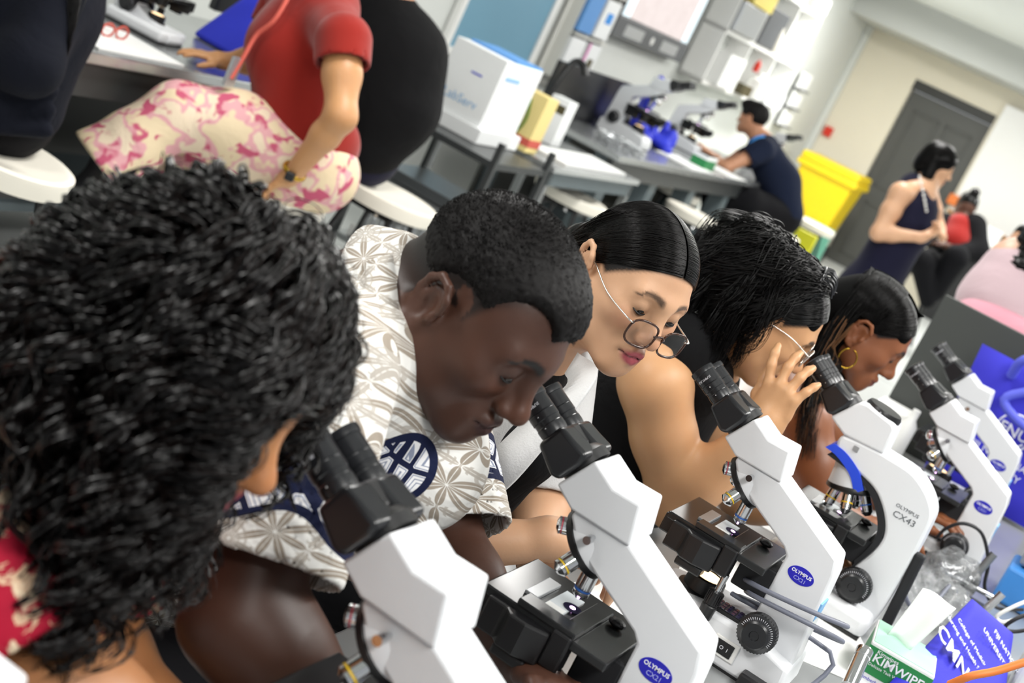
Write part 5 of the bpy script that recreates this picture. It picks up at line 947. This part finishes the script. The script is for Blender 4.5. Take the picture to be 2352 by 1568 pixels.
# dark panel at the end of the near bench
t = RB('bench_divider', (4.47, .12, 0), 'dark grey divider panel at the end of the front bench', 'divider'); MB().b2((-.63, -.015, .2), (.6, .015, 1.355)).build('panel', 'panel_dark', t, bevel=.002); MB().b2((-.63, -.06, 0), (-.58, .06, .22)).build('foot', 'frame_grey', t); MB().b2((.55, -.06, 0), (.6, .06, .22)).build('foot', 'frame_grey', t)
# ------------------------------------------------------------------ people in the background
def bodyparts(par, vox, skinmat, base, fn): S = SDF(vox); fn(S); return make_body(S, par, skinmat, None, base)
# person in dark navy at the edge
p8 = person('person in dark navy sitting with long black hair down the back')
sp8 = [P(10, 215, 3.95), P(45, 120, 3.9), P(85, 10, 3.88), P(120, -120, 3.86)]
bodyparts(p8, .012, 'skin_light', '#c99b78', lambda S: (S.chain(sp8, [.14, .13, .14, .12], .05), S.cap(P(120, -120, 3.86), P(150, -200, 3.85), .06, .055, .03), S.ell(P(165, -270, 3.85), (.08, .1, .115), k=.03), arm(S, P(150, -60, 3.8), P(70, 150, 3.7), P(-120, 120, 3.8))))
T = SDF(.010); T.chain(sp8, [.17, .15, .165, .15], .06); T.chain([P(150, -60, 3.8), P(70, 150, 3.7), P(-120, 120, 3.8)], [.085, .075, .06], .05)
for q in range(5): T.cap(P(-60, 290 - q * 42, 3.76), P(105 + q * 6, 300 - q * 46, 3.80), .02, .022, .03)
join_sdf('sweatshirt', 'navy_dark', p8, [T]); T = SDF(.012); T.chain([P(10, 245, 3.95), P(-180, 300, 3.9), P(-200, 600, 3.9)], [.15, .1, .06], .04); join_sdf('trousers', 'dark_trousers', p8, [T])
n = 500; a = P(165, -300, 3.82); e = np.stack([P(x, y, 3.72) for x, y in zip(rng.uniform(95, 150, n), rng.uniform(60, 150, n))]); a = a + rng.normal(0, .05, (n, 3)); strands('hair', bez(a, a + [0, 0, -.1], e + [0, 0, .25], e, 14), .0018, 'hair_black', p8)
# woman in red knit top and floral trousers
p6 = person('woman in a red knit top and pink floral trousers on a stool')
hip6 = P(672, 368, 4.85); ch6 = P(700, 170, 4.84); shc6 = P(735, 20, 4.80); lsh6, lel6, lwr6 = P(788, 95, 4.58), P(782, 268, 4.52), P(668, 405, 4.66); rsh6, rel6, rwr6 = P(650, 20, 5.06), P(590, 140, 5.05), P(510, 140, 4.98)
def f6(S):
    S.chain([hip6, ch6, shc6], [.13, .125, .12], .06); S.cap(shc6, P(745, -70, 4.8), .06, .05, .03); S.ell(P(735, -150, 4.8), (.08, .1, .115), ROOM, k=.03); S.cap(shc6, lsh6, .07, .06, .05); S.cap(shc6, rsh6, .07, .06, .05)
    arm(S, lsh6, lel6, lwr6, (.062, .05, .046, .03)); arm(S, rsh6, rel6, rwr6, (.058, .046, .042, .027)); hand(S, lwr6, P(600, 440, 4.7) - lwr6, np.array([0, .2, -1.]), -1, (.3, .4, .3), k=.008); hand(S, rwr6, P(420, 110, 4.9) - rwr6, np.array([0, 0, -1.]), 1, (.1, .25, .2), k=.008)
bodyparts(p6, .006, 'skin_light', '#c08f62', f6)
T = SDF(.008); T.chain([P(690, 345, 4.84), P(690, 230, 4.84), P(690, 110, 4.84), shc6], [.165, .150, .165, .135], .06); T.cap(P(640, 120, 4.78), P(690, 150, 4.8), .10, .12, .06); T.cap(P(760, 330, 4.86), P(700, 330, 4.85), .10, .12, .05); T.cap(shc6, lsh6, .09, .09, .05); T.cap(shc6, rsh6, .09, .085, .05); T.frame()
join_sdf('knit_top', 'red_knit', p6, [T, sleeve(.008, lsh6, lel6, .32, .095, .09), sleeve(.008, rsh6, rel6, .4, .09, .085)])
T = SDF(.009); kn = P(410, 262, 4.66); T.chain([P(740, 400, 4.86), P(690, 375, 4.84), P(540, 300, 4.74), kn], [.13, .155, .125, .105], .06); T.chain([kn, P(300, 330, 4.62), P(225, 385, 4.6), P(195, 410, 4.6)], [.105, .105, .125, .14], .03); T.half(P(222, 372, 4.6), P(222, 372, 4.6) - P(400, 250, 4.64), .004)
T2 = SDF(.009); T2.chain([P(690, 385, 5.0), P(500, 330, 5.0), P(420, 330, 4.98), P(350, 520, 4.95)], [.13, .11, .1, .09], .05)
join_sdf('floral_trousers', 'pink_floral', p6, [T, T2])
sh = SDF(.007); fo = P(190, 440, 4.6); sh.chain([P(240, 365, 4.6), P(205, 425, 4.6)], [.04, .035], .03); sh.chain([P(205, 425, 4.6), P(150, 440, 4.6)], [.04, .03], .03); join_sdf('shoe', 'black_matte', p6, [sh])
t = empty('wristwatch', tuple(lwr6), 0, 'gold wristwatch on the arm leaning on the stool', 'watch'); dd = (lwr6 - lel6) / np.linalg.norm(lwr6 - lel6); u_, v_, _ = frame_of(dd); c = P(672, 398, 4.66) - lwr6
MB().tube([c - dd * .012 + (u_ * math.cos(q) + v_ * math.sin(q)) * .036 for q in np.linspace(0, 6.283, 25)], .009, 6, caps=False).build('strap', 'gold', t, smooth=60); q = np.array([0, 0, CAMH]) - lwr6; q -= dd * (q @ dd); q /= np.linalg.norm(q); MB().box(c - dd * .012 + q * .044, (.03, .03, .03)).build('watch_face', 'black', t, bevel=.004)
mb = MB(); mb.tube(spline([P(690, -60, 4.62), P(635, 40, 4.6), P(590, 80, 4.62), P(560, 130, 4.62), P(530, 180, 4.62)], 6), .008, 6); o = thing1('lanyard', mb, 'red_card', 'dark lanyard with a card hanging from the red knit top', 'lanyard'); MB().box(P(535, 165, 4.62), (.012, .05, .10), ROOM).build('card_holder', 'clip_grey', o)
# person in black T-shirt
p7 = person('person in a black T-shirt with a rounded back on a stool'); sp7 = [P(850, 345, 5.72), P(895, 240, 5.72), P(905, 120, 5.7), P(890, 30, 5.7)]
bodyparts(p7, .012, 'skin_light', '#c58d68', lambda S: (S.chain([P(850, 320, 5.72)] + sp7[1:], [.11, .14, .15, .12], .05), S.cap(sp7[3], P(905, -20, 5.68), .07, .065, .04), S.ell(P(890, -90, 5.68), (.08, .1, .12), ROOM, k=.03), arm(S, P(830, 60, 5.9), P(740, 200, 5.9), P(640, 200, 5.9))))
T = SDF(.010); T.chain([P(845, 325, 5.72), P(890, 235, 5.72), P(905, 130, 5.7), P(880, 45, 5.72)], [.155, .20, .195, .14], .08); T.chain([P(845, 60, 5.85), P(790, 140, 5.9)], [.1, .09], .05); join_sdf('black_tshirt', 'black_top', p7, [T]); T = SDF(.012); T.chain([P(840, 345, 5.75), P(680, 330, 5.8), P(660, 560, 5.8)], [.15, .1, .07], .04); join_sdf('trousers', 'navy_dress', p7, [T])
H = SDF(.012); H.ell(P(905, -95, 5.68), (.1, .11, .12), ROOM); join_sdf('hair', 'hair_brown', p7, [H])
# man in navy T-shirt at the far bench
p9 = person('man in a navy T-shirt looking into a microscope at the far bench'); d9 = 11.5; R9, t9, s9 = head_R(-12, -8, 0, -BX), P(1727, 276, d9), 1.08
lsh, lel, lwr = P(1752, 345, 11.3), P(1668, 385, 11.2), P(1592, 352, 11.35)
S = SDF(.008); add_head(S, R9, t9, s9); neck(S, R9, t9, s9, P(1748, 322, d9), .055, .06); S.chain([P(1752, 330, d9), P(1790, 420, d9), P(1800, 470, d9)], [.1, .13, .13], .05); arm(S, lsh, lel, lwr, (.055, .045, .045, .03)); arm(S, P(1735, 340, 11.75), P(1660, 380, 11.8), P(1605, 335, 11.6), (.055, .045, .045, .03)); hand(S, lwr, P(1565, 338, 11.4) - lwr, (0, 0, -1.), -1, (.3, .5, .4), k=.01)
make_body(S, p9, 'skin_light', lambda V: head_tint(V, R9, t9, s9, '#c08c6c', '#a8685c'))
H = SDF(.008).frame(R9, t9, s9); H.ell((0, -.014, .05), (.088, .112, .096), k=.01); H.ell((0, .06, .10), (.075, .06, .045), k=.02); H.ell((0, .13, -.01), (.08, .065, .075), k=.01, cut=True)
for x in (-1, 1): H.ell((x * .1, .03, -.03), (.05, .07, .06), k=.01, cut=True)
H.half((0, 0, -.05), (0, 0, -1), .01); o = join_sdf('hair', 'hair_short', p9, [H]); jit(o, .002)
T = SDF(.010); T.chain([P(1752, 345, d9), P(1790, 420, d9), P(1802, 490, d9)], [.14, .165, .155], .06); T.cap(P(1752, 345, d9), lsh, .1, .09, .05); join_sdf('navy_tshirt', 'navy_tee', p9, [T, sleeve(.01, lsh, lel, .5, .10, .092)])
T = SDF(.012); T.chain([P(1800, 500, d9), P(1720, 465, 11.3), P(1640, 440, 11.3), P(1610, 590, 11.3)], [.15, .12, .09, .07], .05); T.chain([P(1800, 500, 11.7), P(1660, 440, 11.8), P(1640, 590, 11.8)], [.14, .1, .07], .05); join_sdf('trousers', 'dark_trousers', p9, [T])
mb = MB(); mb.tube(spline([P(1755, 312, 11.36), P(1735, 318, 11.33), P(1722, 330, 11.35)], 5), .012, 6); thing1('lanyard', mb, 'cyan_ink', 'bright blue lanyard round the neck of the man in navy', 'lanyard')
# standing woman in navy dress
p10 = person('standing woman in a sleeveless navy dress with a black bob'); d0 = 9.; R0, t0, s0 = head_R(10, -8, 0), P(2152, 380, d0), 1.0
rs, re, rw = P(2068, 445, 8.88), P(2018, 535, 8.86), P(2120, 545, 8.78)
S = SDF(.0075); add_head(S, R0, t0, s0, fem=1); neck(S, R0, t0, s0, P(2118, 432, d0), .05, .058); S.chain([P(2112, 445, d0), P(2090, 500, d0), P(2060, 560, d0), P(2000, 660, d0)], [.11, .13, .12, .15], .06); arm(S, rs, re, rw, (.064, .05, .046, .03)); arm(S, P(2135, 450, 9.2), P(2150, 520, 9.25), P(2165, 545, 9.1), (.06, .05, .044, .03)); S.cap(P(2112, 440, d0), rs, .07, .062, .05)
S.chain([P(2000, 660, d0), P(2000, 660, 9.) * [1, 1, 0] + UP * .08], [.12, .05], .04); hand(S, rw, P(2165, 520, 8.75) - rw, np.array([0, -.3, 1.]), 1, (.6, .8, .6), k=.01)
make_body(S, p10, 'skin_light', lambda V: head_tint(V, R0, t0, s0, '#d9ab88', '#b0685c'))
H = SDF(.007).frame(R0, t0, s0); H.ell((0, -.016, .046), (.096, .12, .10), k=.01); H.chain([(-.07, -.03, .03), (-.08, -.01, -.08)], [.035, .04], .03); H.chain([(.07, -.03, .03), (.08, -.01, -.085)], [.035, .042], .03); H.ell((0, -.075, -.02), (.095, .07, .09), k=.03); H.ell((0, .125, -.03), (.08, .07, .1), k=.01, cut=True); H.half((0, 0, -.102), (0, .25, -1), .01); join_sdf('bob_hair', 'hair_dark', p10, [H])
T = SDF(.010); T.chain([P(2098, 470, d0), P(2085, 520, d0), P(2045, 580, d0), P(1990, 680, d0), P(2000, 660, 9.) * [1, 1, 0] + UP * .62], [.135, .155, .145, .2, .24], .06); T.chain([P(2100, 436, 9.02), P(2098, 480, 9.0)], [.112, .145], .05); T.cap(P(2125, 430, 9.1), P(2120, 480, 9.1), .05, .1, .04); T.cap(P(2142, 405, 8.95), P(2150, 440, 8.9), .05, .055, .01, True); join_sdf('navy_dress', 'navy_dress', p10, [T])
mb = MB()
for q in np.linspace(0, 1, 14): p = spline([P(2112, 405, 8.86), P(2122, 450, 8.84), P(2128, 485, 8.84)], 10); mb.ball(p[int(q * (len(p) - 1))], .008, 6, 5)
thing1('necklace', mb, 'white_plastic', 'pale bead necklace on the navy dress', 'necklace')
# seated woman with bun, red top and dark jacket
p11 = person('seated woman with a top bun, red top and black jacket'); R, t_, s_ = head_R(20, -20, 0, -AX), P(2218, 476, 13.), 1.05
S = SDF(.010); add_head(S, R, t_, s_, fem=1); neck(S, R, t_, s_, P(2205, 512, 13.), .05, .055); S.chain([P(2205, 520, 13.), P(2195, 580, 13.)], [.13, .13], .05); arm(S, P(2240, 540, 13.), P(2235, 585, 12.8), P(2175, 565, 12.6)); hand(S, P(2175, 565, 12.6), -BX, (0, 0, -1.), 1, k=.01); make_body(S, p11, 'skin_dark', None, '#5a3a2c')
H = SDF(.010).frame(R, t_, s_); H.ell((0, -.02, .05), (.085, .105, .09), k=.01); H.ell((0, -.01, .155), (.045, .045, .04), k=.02); H.ell((0, .13, -.02), (.09, .075, .09), k=.01, cut=True); H.half((0, 0, -.03), (0, 0, -1), .01); join_sdf('hair', 'hair_black', p11, [H])
T = SDF(.011); T.chain([P(2202, 525, 12.95), P(2190, 560, 12.9), P(2185, 585, 12.9)], [.14, .155, .14], .05); join_sdf('red_top', 'red_top', p11, [T])
T = SDF(.011); T.chain([P(2236, 520, 12.92), P(2242, 575, 12.85), P(2200, 578, 12.7)], [.12, .11, .06], .05); T.chain([P(2168, 512, 13.0), P(2152, 555, 12.9), P(2168, 575, 12.75)], [.1, .09, .06], .05); T.cap(P(2225, 560, 13.1), P(2160, 560, 13.1), .13, .1, .05); join_sdf('jacket', 'charcoal', p11, [T])
T = SDF(.012); T.chain([P(2190, 600, 13.), P(2195, 592, 12.6), P(2150, 670, 12.7)], [.15, .11, .08], .05); T.chain([P(2150, 600, 13.), P(2115, 600, 12.6), P(2130, 690, 12.7)], [.14, .1, .07], .05); join_sdf('trousers', 'dark_trousers', p11, [T])
o = copy_tree(st0); o.location = W(13.55, -1.83, .02); o.scale = (1, 1, 1.25); tag(o, 'tall stool under the woman with the top bun', 'stool', 'cream lab stools')
thing1('board_eraser', MB().box(PA(2192, 460, 17.5), (.16, .05, .13), ROOM), 'orange_cord', 'small orange eraser on the whiteboard beside the top bun', 'eraser', bevel=.02)
# two people at the edge
p13 = person('person in a pale pink top seated beyond the dark divider'); spn = [P(2300, 770, 5.6), P(2310, 690, 5.6), P(2335, 620, 5.6)]
bodyparts(p13, .012, 'skin_light', '#d8ab90', lambda S: (S.chain(spn, [.16, .16, .13], .05), S.cap(spn[2], P(2390, 590, 5.6), .06, .06, .03), S.ell(P(2430, 545, 5.6), (.08, .1, .115), ROOM, k=.03)))
T = SDF(.010); T.chain([P(2290, 790, 5.6), P(2308, 700, 5.6), P(2335, 630, 5.6)], [.17, .175, .14], .06); join_sdf('pink_top', 'pink_top', p13, [T]); T = SDF(.010); T.ell(P(2285, 765, 5.5), (.19, .14, .12), ROOM, k=.03); T.chain([P(2285, 770, 5.6), P(2280, 900, 5.6)], [.16, .14], .05); join_sdf('pink_skirt', 'pink_bright', p13, [T])
H = SDF(.012); H.ell(P(2408, 570, 5.52), (.12, .12, .12), ROOM); H.ell(P(2350, 612, 5.5), (.06, .06, .04), ROOM, k=.05); o = join_sdf('hair', 'hair_black', p13, [H]); jit(o, .003)
p12 = person('person in navy wearing a face mask at the picture edge'); R, t_, s_ = head_R(0, -5, 0, -BX * .6 - AX * .8), P(2352, 568, 7.6), 1.
S = SDF(.010); add_head(S, R, t_, s_, fem=1); neck(S, R, t_, s_, P(2345, 640, 7.7), .05, .055); S.chain([P(2330, 650, 7.7), P(2310, 760, 7.7)], [.13, .15], .05); make_body(S, p12, 'skin_light', None, '#cf9f80')
T = SDF(.011); T.chain([P(2318, 640, 7.7), P(2300, 740, 7.7)], [.15, .17], .05); join_sdf('navy_top', 'navy_tee', p12, [T]); H = SDF(.010).frame(R, t_, s_); H.ell((0, -.02, .05), (.088, .11, .092), k=.01); H.ell((0, .13, -.02), (.09, .08, .1), k=.01, cut=True); join_sdf('hair', 'hair_black', p12, [H])
mb = MB(); mb.ball((0, .095, -.05), (.055, .03, .04), 14, 10); mesh_obj('face_mask', loc2w(np.array(mb.v), R, t_, s_), mb.f, 'tote_strap', p12, smooth=180)
# ------------------------------------------------------------------ things on the front bench
def cloth_slab(name, quad, thick, mat, label, cat, bulge=.01, nx=12, ny=12, parent=None, flat=.45):
    """soft flat bag: quad (4 world points TL,TR,BR,BL) with thickness and a gentle bulge"""
    q = [np.asarray(p, float) for p in quad]; nrm = np.cross(q[1] - q[0], q[3] - q[0]); nrm /= np.linalg.norm(nrm); v = []; f = []
    for s in (1, -1):
        for j in range(ny + 1):
            for i in range(nx + 1):
                u, w = i / nx, j / ny; p = (q[0] * (1 - u) + q[1] * u) * (1 - w) + (q[3] * (1 - u) + q[2] * u) * w
                e = (16 * u * (1 - u) * w * (1 - w)) ** flat; v.append(p + nrm * s * (thick / 2 * e + bulge * e * math.sin(u * 5 + w * 3) * .3 + .002))
    n1 = (nx + 1) * (ny + 1)
    for s in (0, 1):
        for j in range(ny):
            for i in range(nx): a = s * n1 + j * (nx + 1) + i; f.append((a, a + 1, a + nx + 2, a + nx + 1) if s else (a, a + nx + 1, a + nx + 2, a + 1))
    rim = [i for i in range(nx + 1)] + [j * (nx + 1) + nx for j in range(1, ny + 1)] + [ny * (nx + 1) + i for i in range(nx - 1, -1, -1)] + [j * (nx + 1) for j in range(ny - 1, 0, -1)]
    for k in range(len(rim)): a, b = rim[k], rim[(k + 1) % len(rim)]; f.append((a, b, n1 + b, n1 + a))
    o = mesh_obj(name, v, f, mat, parent, smooth=60); return tag(o, label, cat) if label else o
def plane_frame(o, px, py): # text axes in the plane
    x = np.asarray(px, float); x /= np.linalg.norm(x); y = np.asarray(py, float); y -= x * (y @ x); y /= np.linalg.norm(y); return np.stack([x, y, np.cross(x, y)], 1)
def toward(p, k): c = np.array([0, 0, CAMH]) - p; return p + c / np.linalg.norm(c) * k
def label_text(par, s, size, mat, at, along, up, **kw): R = plane_frame(None, along, up); return text('lettering', s, size, mat, par, at, R, **kw)
# blue bag lying folded on the bench
A0, A1, A2, A3 = P(2232, 1376, 2.66), P(2325, 1455, 2.72), P(2300, 1640, 2.50), P(2028, 1585, 2.36)
bag = cloth_slab('tote_bag', (A0, A1, A2, A3), .03, 'tote_blue', 'folded royal blue bag with white lettering beside the green wipes box', 'bag', bulge=.0, flat=.18)
bn = np.cross(A1 - A0, A3 - A0); bn /= np.linalg.norm(bn); bn = bn if bn @ (np.array([0, 0, CAMH]) - A0) > 0 else -bn
def on_bag(px, py):
    c = (A0 + A1 + A2 + A3) / 4; o = np.array([0, 0, CAMH]); r = P(px, py, 1.) - o; return o + r * (((c - o) @ bn) / (r @ bn)) + bn * .021
dn = on_bag(2215, 1560) - on_bag(2150, 1445); upv = on_bag(2210, 1420) - on_bag(2130, 1460)
for s, size, px, py, m_ in [('CMNHS', .046, 2182, 1532, 'white_ink'), ('College of Medicine,', .0135, 2212, 1486, 'white_ink'), ('Nursing and Health Sciences', .0135, 2200, 1500, 'white_ink'), ('FIJI NATIONAL', .016, 2292, 1508, 'white_ink'), ('UNIVERSITY', .016, 2262, 1494, 'white_ink')]:
    label_text(bag, s, size, m_, on_bag(px, py), dn, upv, bold=.0006 if size > .03 else 0., extrude=.0006)
# wipes box with a tissue
bx = empty('wipes_box', PZ(2032, 1560, BZ), ROOMZ + .12, 'green and white laboratory wipes box with a tissue pulled out', 'box')
MB().b2((-.055, -.07, 0), (.06, .06, .072)).build('carton_body', 'box_white', bx, bevel=.002); MB().b2((-.0555, -.0708, .018), (.0605, .03, .066)).build('green_band', 'green_box', bx); MB().b2((-.052, -.066, .072), (.057, .057, .0735)).build('top_print', 'green_pale', bx)
text('lettering', 'KIMWIPES', .021, 'white_ink', bx, (.010, -.0712, .048), SIDE, bold=.0003, sx=1.1); text('lettering', 'Kimwipes', .010, 'white_ink', bx, (-.02, -.0712, .0605), SIDE); text('lettering', 'Delicate Task Wipers', .0075, 'white_ink', bx, (-.01, -.0712, .035), SIDE); text('lettering', 'Kimberly', .009, 'logo_blue', bx, (-.03, -.0712, .010), SIDE)
v = []; f = []
for j in range(9):
    for i in range(7):
        u, w = i / 6, j / 8; v.append((-.012 + (.062 - .018 * (1 - w)) * (u - .5) + .022 * w, .0 + .012 * math.sin(u * 5) + .01 * w * w, .07 + .105 * w))
for j in range(8):
    for i in range(6): a = j * 7 + i; f.append((a, a + 1, a + 8, a + 7))
mesh_obj('tissue', v, f, 'paper', bx, smooth=180, solid=.0008)
o = thing1('metal_tube', MB().lathe(P(1950, 1575, 2.26), P(1987, 1492, 2.30) - P(1950, 1575, 2.26), [(0, .0125), (.058, .0125), (.0585, .0135), (.072, .0142), (.074, .0130), (.073, .009), (.066, .008)], 24), 'chrome', 'upright chrome tube beside the green wipes box', 'tube', smooth=35)
# tubs, rods, cables
thing1('plastic_tub', MB().box(W(3.46, .13, BZ + .045), (.20, .16, .088), ROOM), 'blue_tub', 'bright blue plastic tub under the grey tub', 'tub', bevel=.008); thing1('plastic_tub', MB().box(W(3.5, .14, BZ + .14), (.19, .17, .09), ROOM), 'grey_tub', 'grey plastic tub stacked on the blue tub', 'tub', bevel=.006)
t = RB('clamp_stand', (3.2, -.03, BZ), 'chrome rods of a small clamp stand beside the blue tub', 'stand'); MB().cyl((0, 0, .01), (.02, .02, .13), .009, 14).build('rod', 'steel', t); MB().cyl((-.06, -.03, .05), (.07, .0, .05), .006, 12).build('cross_rod', 'chrome', t); MB().cyl((.06, -.06, .02), (.075, -.05, .08), .009, 14).build('rod', 'chrome', t); MB().box((.012, .0, .05), (.03, .03, .03)).build('boss_head', 'black', t, bevel=.004); MB().b2((-.05, -.07, 0), (.07, .06, .012)).build('base_plate', 'dark_steel', t, bevel=.003)
def cable(px, r, mat, label): return thing1('cable', MB().tube(spline([P(*q) for q in px], 8), r, 8), mat, label, 'cable', smooth=60)
cable([(2150, 1235, 3.12), (2175, 1212, 3.1), (2215, 1202, 3.08), (2255, 1225, 3.08), (2270, 1290, 3.1), (2262, 1350, 3.12), (2290, 1395, 3.12), (2352, 1400, 3.1)], .004, 'cord_black', 'black cable arching over the clamp stand')
cable([(2180, 1572, 2.02), (2230, 1552, 2.0), (2290, 1540, 2.0), (2380, 1512, 2.0)], .0058, 'orange_cord', 'orange cable crossing the blue bag')
cable([(2380, 1372, 2.85), (2330, 1392, 2.85), (2290, 1415, 2.86), (2310, 1428, 2.86), (2380, 1402, 2.85)], .004, 'white_plastic', 'white cable coiled above the blue bag'); cable([(2390, 1400, 2.75), (2335, 1420, 2.75), (2308, 1440, 2.76), (2330, 1450, 2.76), (2390, 1440, 2.75)], .004, 'cord_black', 'black cable coiled beside the white case')
wc = empty('instrument_case', PZ(2340, 1600, BZ), ROOMZ, 'white instrument case cut off at the lower corner beside the blue bag', 'case'); MB().b2((-.03, -.1, 0), (.2, .12, .12)).build('case_body', 'white_enamel', wc, bevel=.012, seg=3); MB().b2((-.031, -.06, .05), (-.0295, .06, .09)).build('side_panel', 'off_white', wc)
cable([(2068, 1330, 2.72), (2090, 1390, 2.74), (2130, 1400, 2.78), (2180, 1345, 2.9)], .0045, 'cord_grey', 'grey cable behind the curved microscope')
def clear_bag():
    t = NT('clear_film'); t.base('#e8ecef'); t.set(.12, 0, .6); t.b.inputs['Transmission Weight'].default_value = .75; t.b.inputs['Alpha'].default_value = .55; t.bump(t.noise(t.coord(), 22, 3, .5, 1.5), .9, .02); MATS['clear_film'] = t.m
clear_bag(); S = SDF(.006); S.ell(PZ(2120, 1400, BZ) + [0, 0, .035], (.09, .12, .04), ROOM, k=.03); S.ell(PZ(2160, 1360, BZ) + [0, 0, .05], (.06, .08, .05), ROOM, k=.03); V, F = S.mesh(); V = V + .006 * np.sin(V[:, [1, 2, 0]] * 130); V[:, 2] = np.maximum(V[:, 2], BZ + .001); tag(fast_mesh('plastic_bag', V, F, 'clear_film'), 'crumpled clear plastic bag behind the tissue', 'bag')
# power cord wound round the third microscope
s3o = W(2.162, -.409, BZ); L = lambda x, y, z: s3o + BX * x + AX * y + UP * z; pts = []
for q in np.linspace(0, 4.4 * math.pi, 64): k = q / (4.4 * math.pi); pts.append(L(.192 + (.082 + .008 * math.sin(q * .7)) * math.cos(q + 2.2), -.005 + .066 * math.sin(q + 2.2), .150 - .045 * k + .022 * math.cos(q + 2.9 + .5 * k)))
pts += [L(.27, .03, .09), L(.275, .01, .04), L(.25, -.02, .014), L(.215, -.06, .012)]
pc = thing1('power_cord', MB().tube(spline(pts, 3), .0040, 8), 'cord_grey', 'grey power cord looped round the arm of a microscope', 'cord', smooth=60); MB().box(L(.205, -.075, .014), (.05, .03, .026), ROOM).build('plug', 'black', pc, bevel=.004)
GQ = 'sheets of paper under the microscopes'
for a, b, r_, lb in [(2.50, -.36, .2, 'white sheet of paper beneath the microscope with the wound cord'), (2.02, -.42, -.1, 'white sheet of paper beneath the microscope of the man in the patterned shirt'), (2.50, -.19, .5, 'white sheet of paper between the wound cord and the curved microscope'), (3.05, -.42, .1, 'white sheet of paper by the forearm of the woman with the hoop earring')]:
    thing1('paper_sheet', MB().box(W(a, b, BZ + .001), (.21, .297, .0012), rotz(-TH + r_)), 'paper', lb, 'paper', GQ)
# blue tote standing before the divider
F0, F1, F2, F3 = PA(2258, 790, 4.32), PA(2258, 790, 4.32) + BX * .38, W(4.26, .03, BZ + .01), W(4.26, -.30, BZ + .01)
F0 = W(4.32, -.335, 1.29); F1 = W(4.32, .06, 1.29); ft = cloth_slab('tote_bag', (F0, F1, F2, F3), .05, 'tote_blue', 'royal blue tote bag with a round white emblem before the dark divider', 'bag', bulge=0., flat=.2)
MB().tube(spline([W(4.28, -.22, 1.25), W(4.24, -.21, 1.31), W(4.23, -.15, 1.33), W(4.22, -.13, 1.27), W(4.21, -.20, 1.19), W(4.20, -.10, 1.15), W(4.2, .0, 1.17)], 6), .014, 8).build('strap', 'tote_strap', ft, smooth=60)
c = W(4.262, -.135, 1.115); mb = MB().tube([c + (BX * math.cos(q) + UP * math.sin(q)) * .052 for q in np.linspace(0, 6.283, 33)], .0028, 6, caps=False); mb.tube([c + (BX * math.cos(q) + UP * math.sin(q)) * .042 for q in np.linspace(3.6, 5.8, 13)], .003, 6); mb.build('emblem_ring', 'white_ink', ft)
for s, size, b, z in [('FNU', .046, -.135, 1.115), ('FIJI NATIONAL', .03, -.135, 1.035), ('UNIVERSITY', .03, -.135, 1.0), ('Medicine,', .018, -.12, .95), ('Nursing and', .018, -.12, .925)]: label_text(ft, s, size, 'white_ink', W(4.32 - .06 * (1.29 - z) / .40 - .032, b, z), BX, UP, bold=.0005 if size > .04 else 0., extrude=.0006)
t = RB('tissue_pack', (4.38, -.47, BZ), 'white tub with a yellow band behind the woman with the hoop earring', 'tub'); MB().b2((-.05, -.06, 0), (.06, .06, .12)).build('tub_body', 'white_plastic', t, bevel=.01); MB().b2((-.052, -.062, .03), (.062, .062, .06)).build('yellow_band', 'yellow_bin', t)
thing1('bottle', MB().lathe(W(4.30, -.40, BZ), (0, 0, 1), [(0, .025), (.1, .025), (.12, .012), (.15, .012), (.152, .001)], 16), 'white_plastic', 'small white bottle next to the tub with the yellow band', 'bottle', smooth=40)
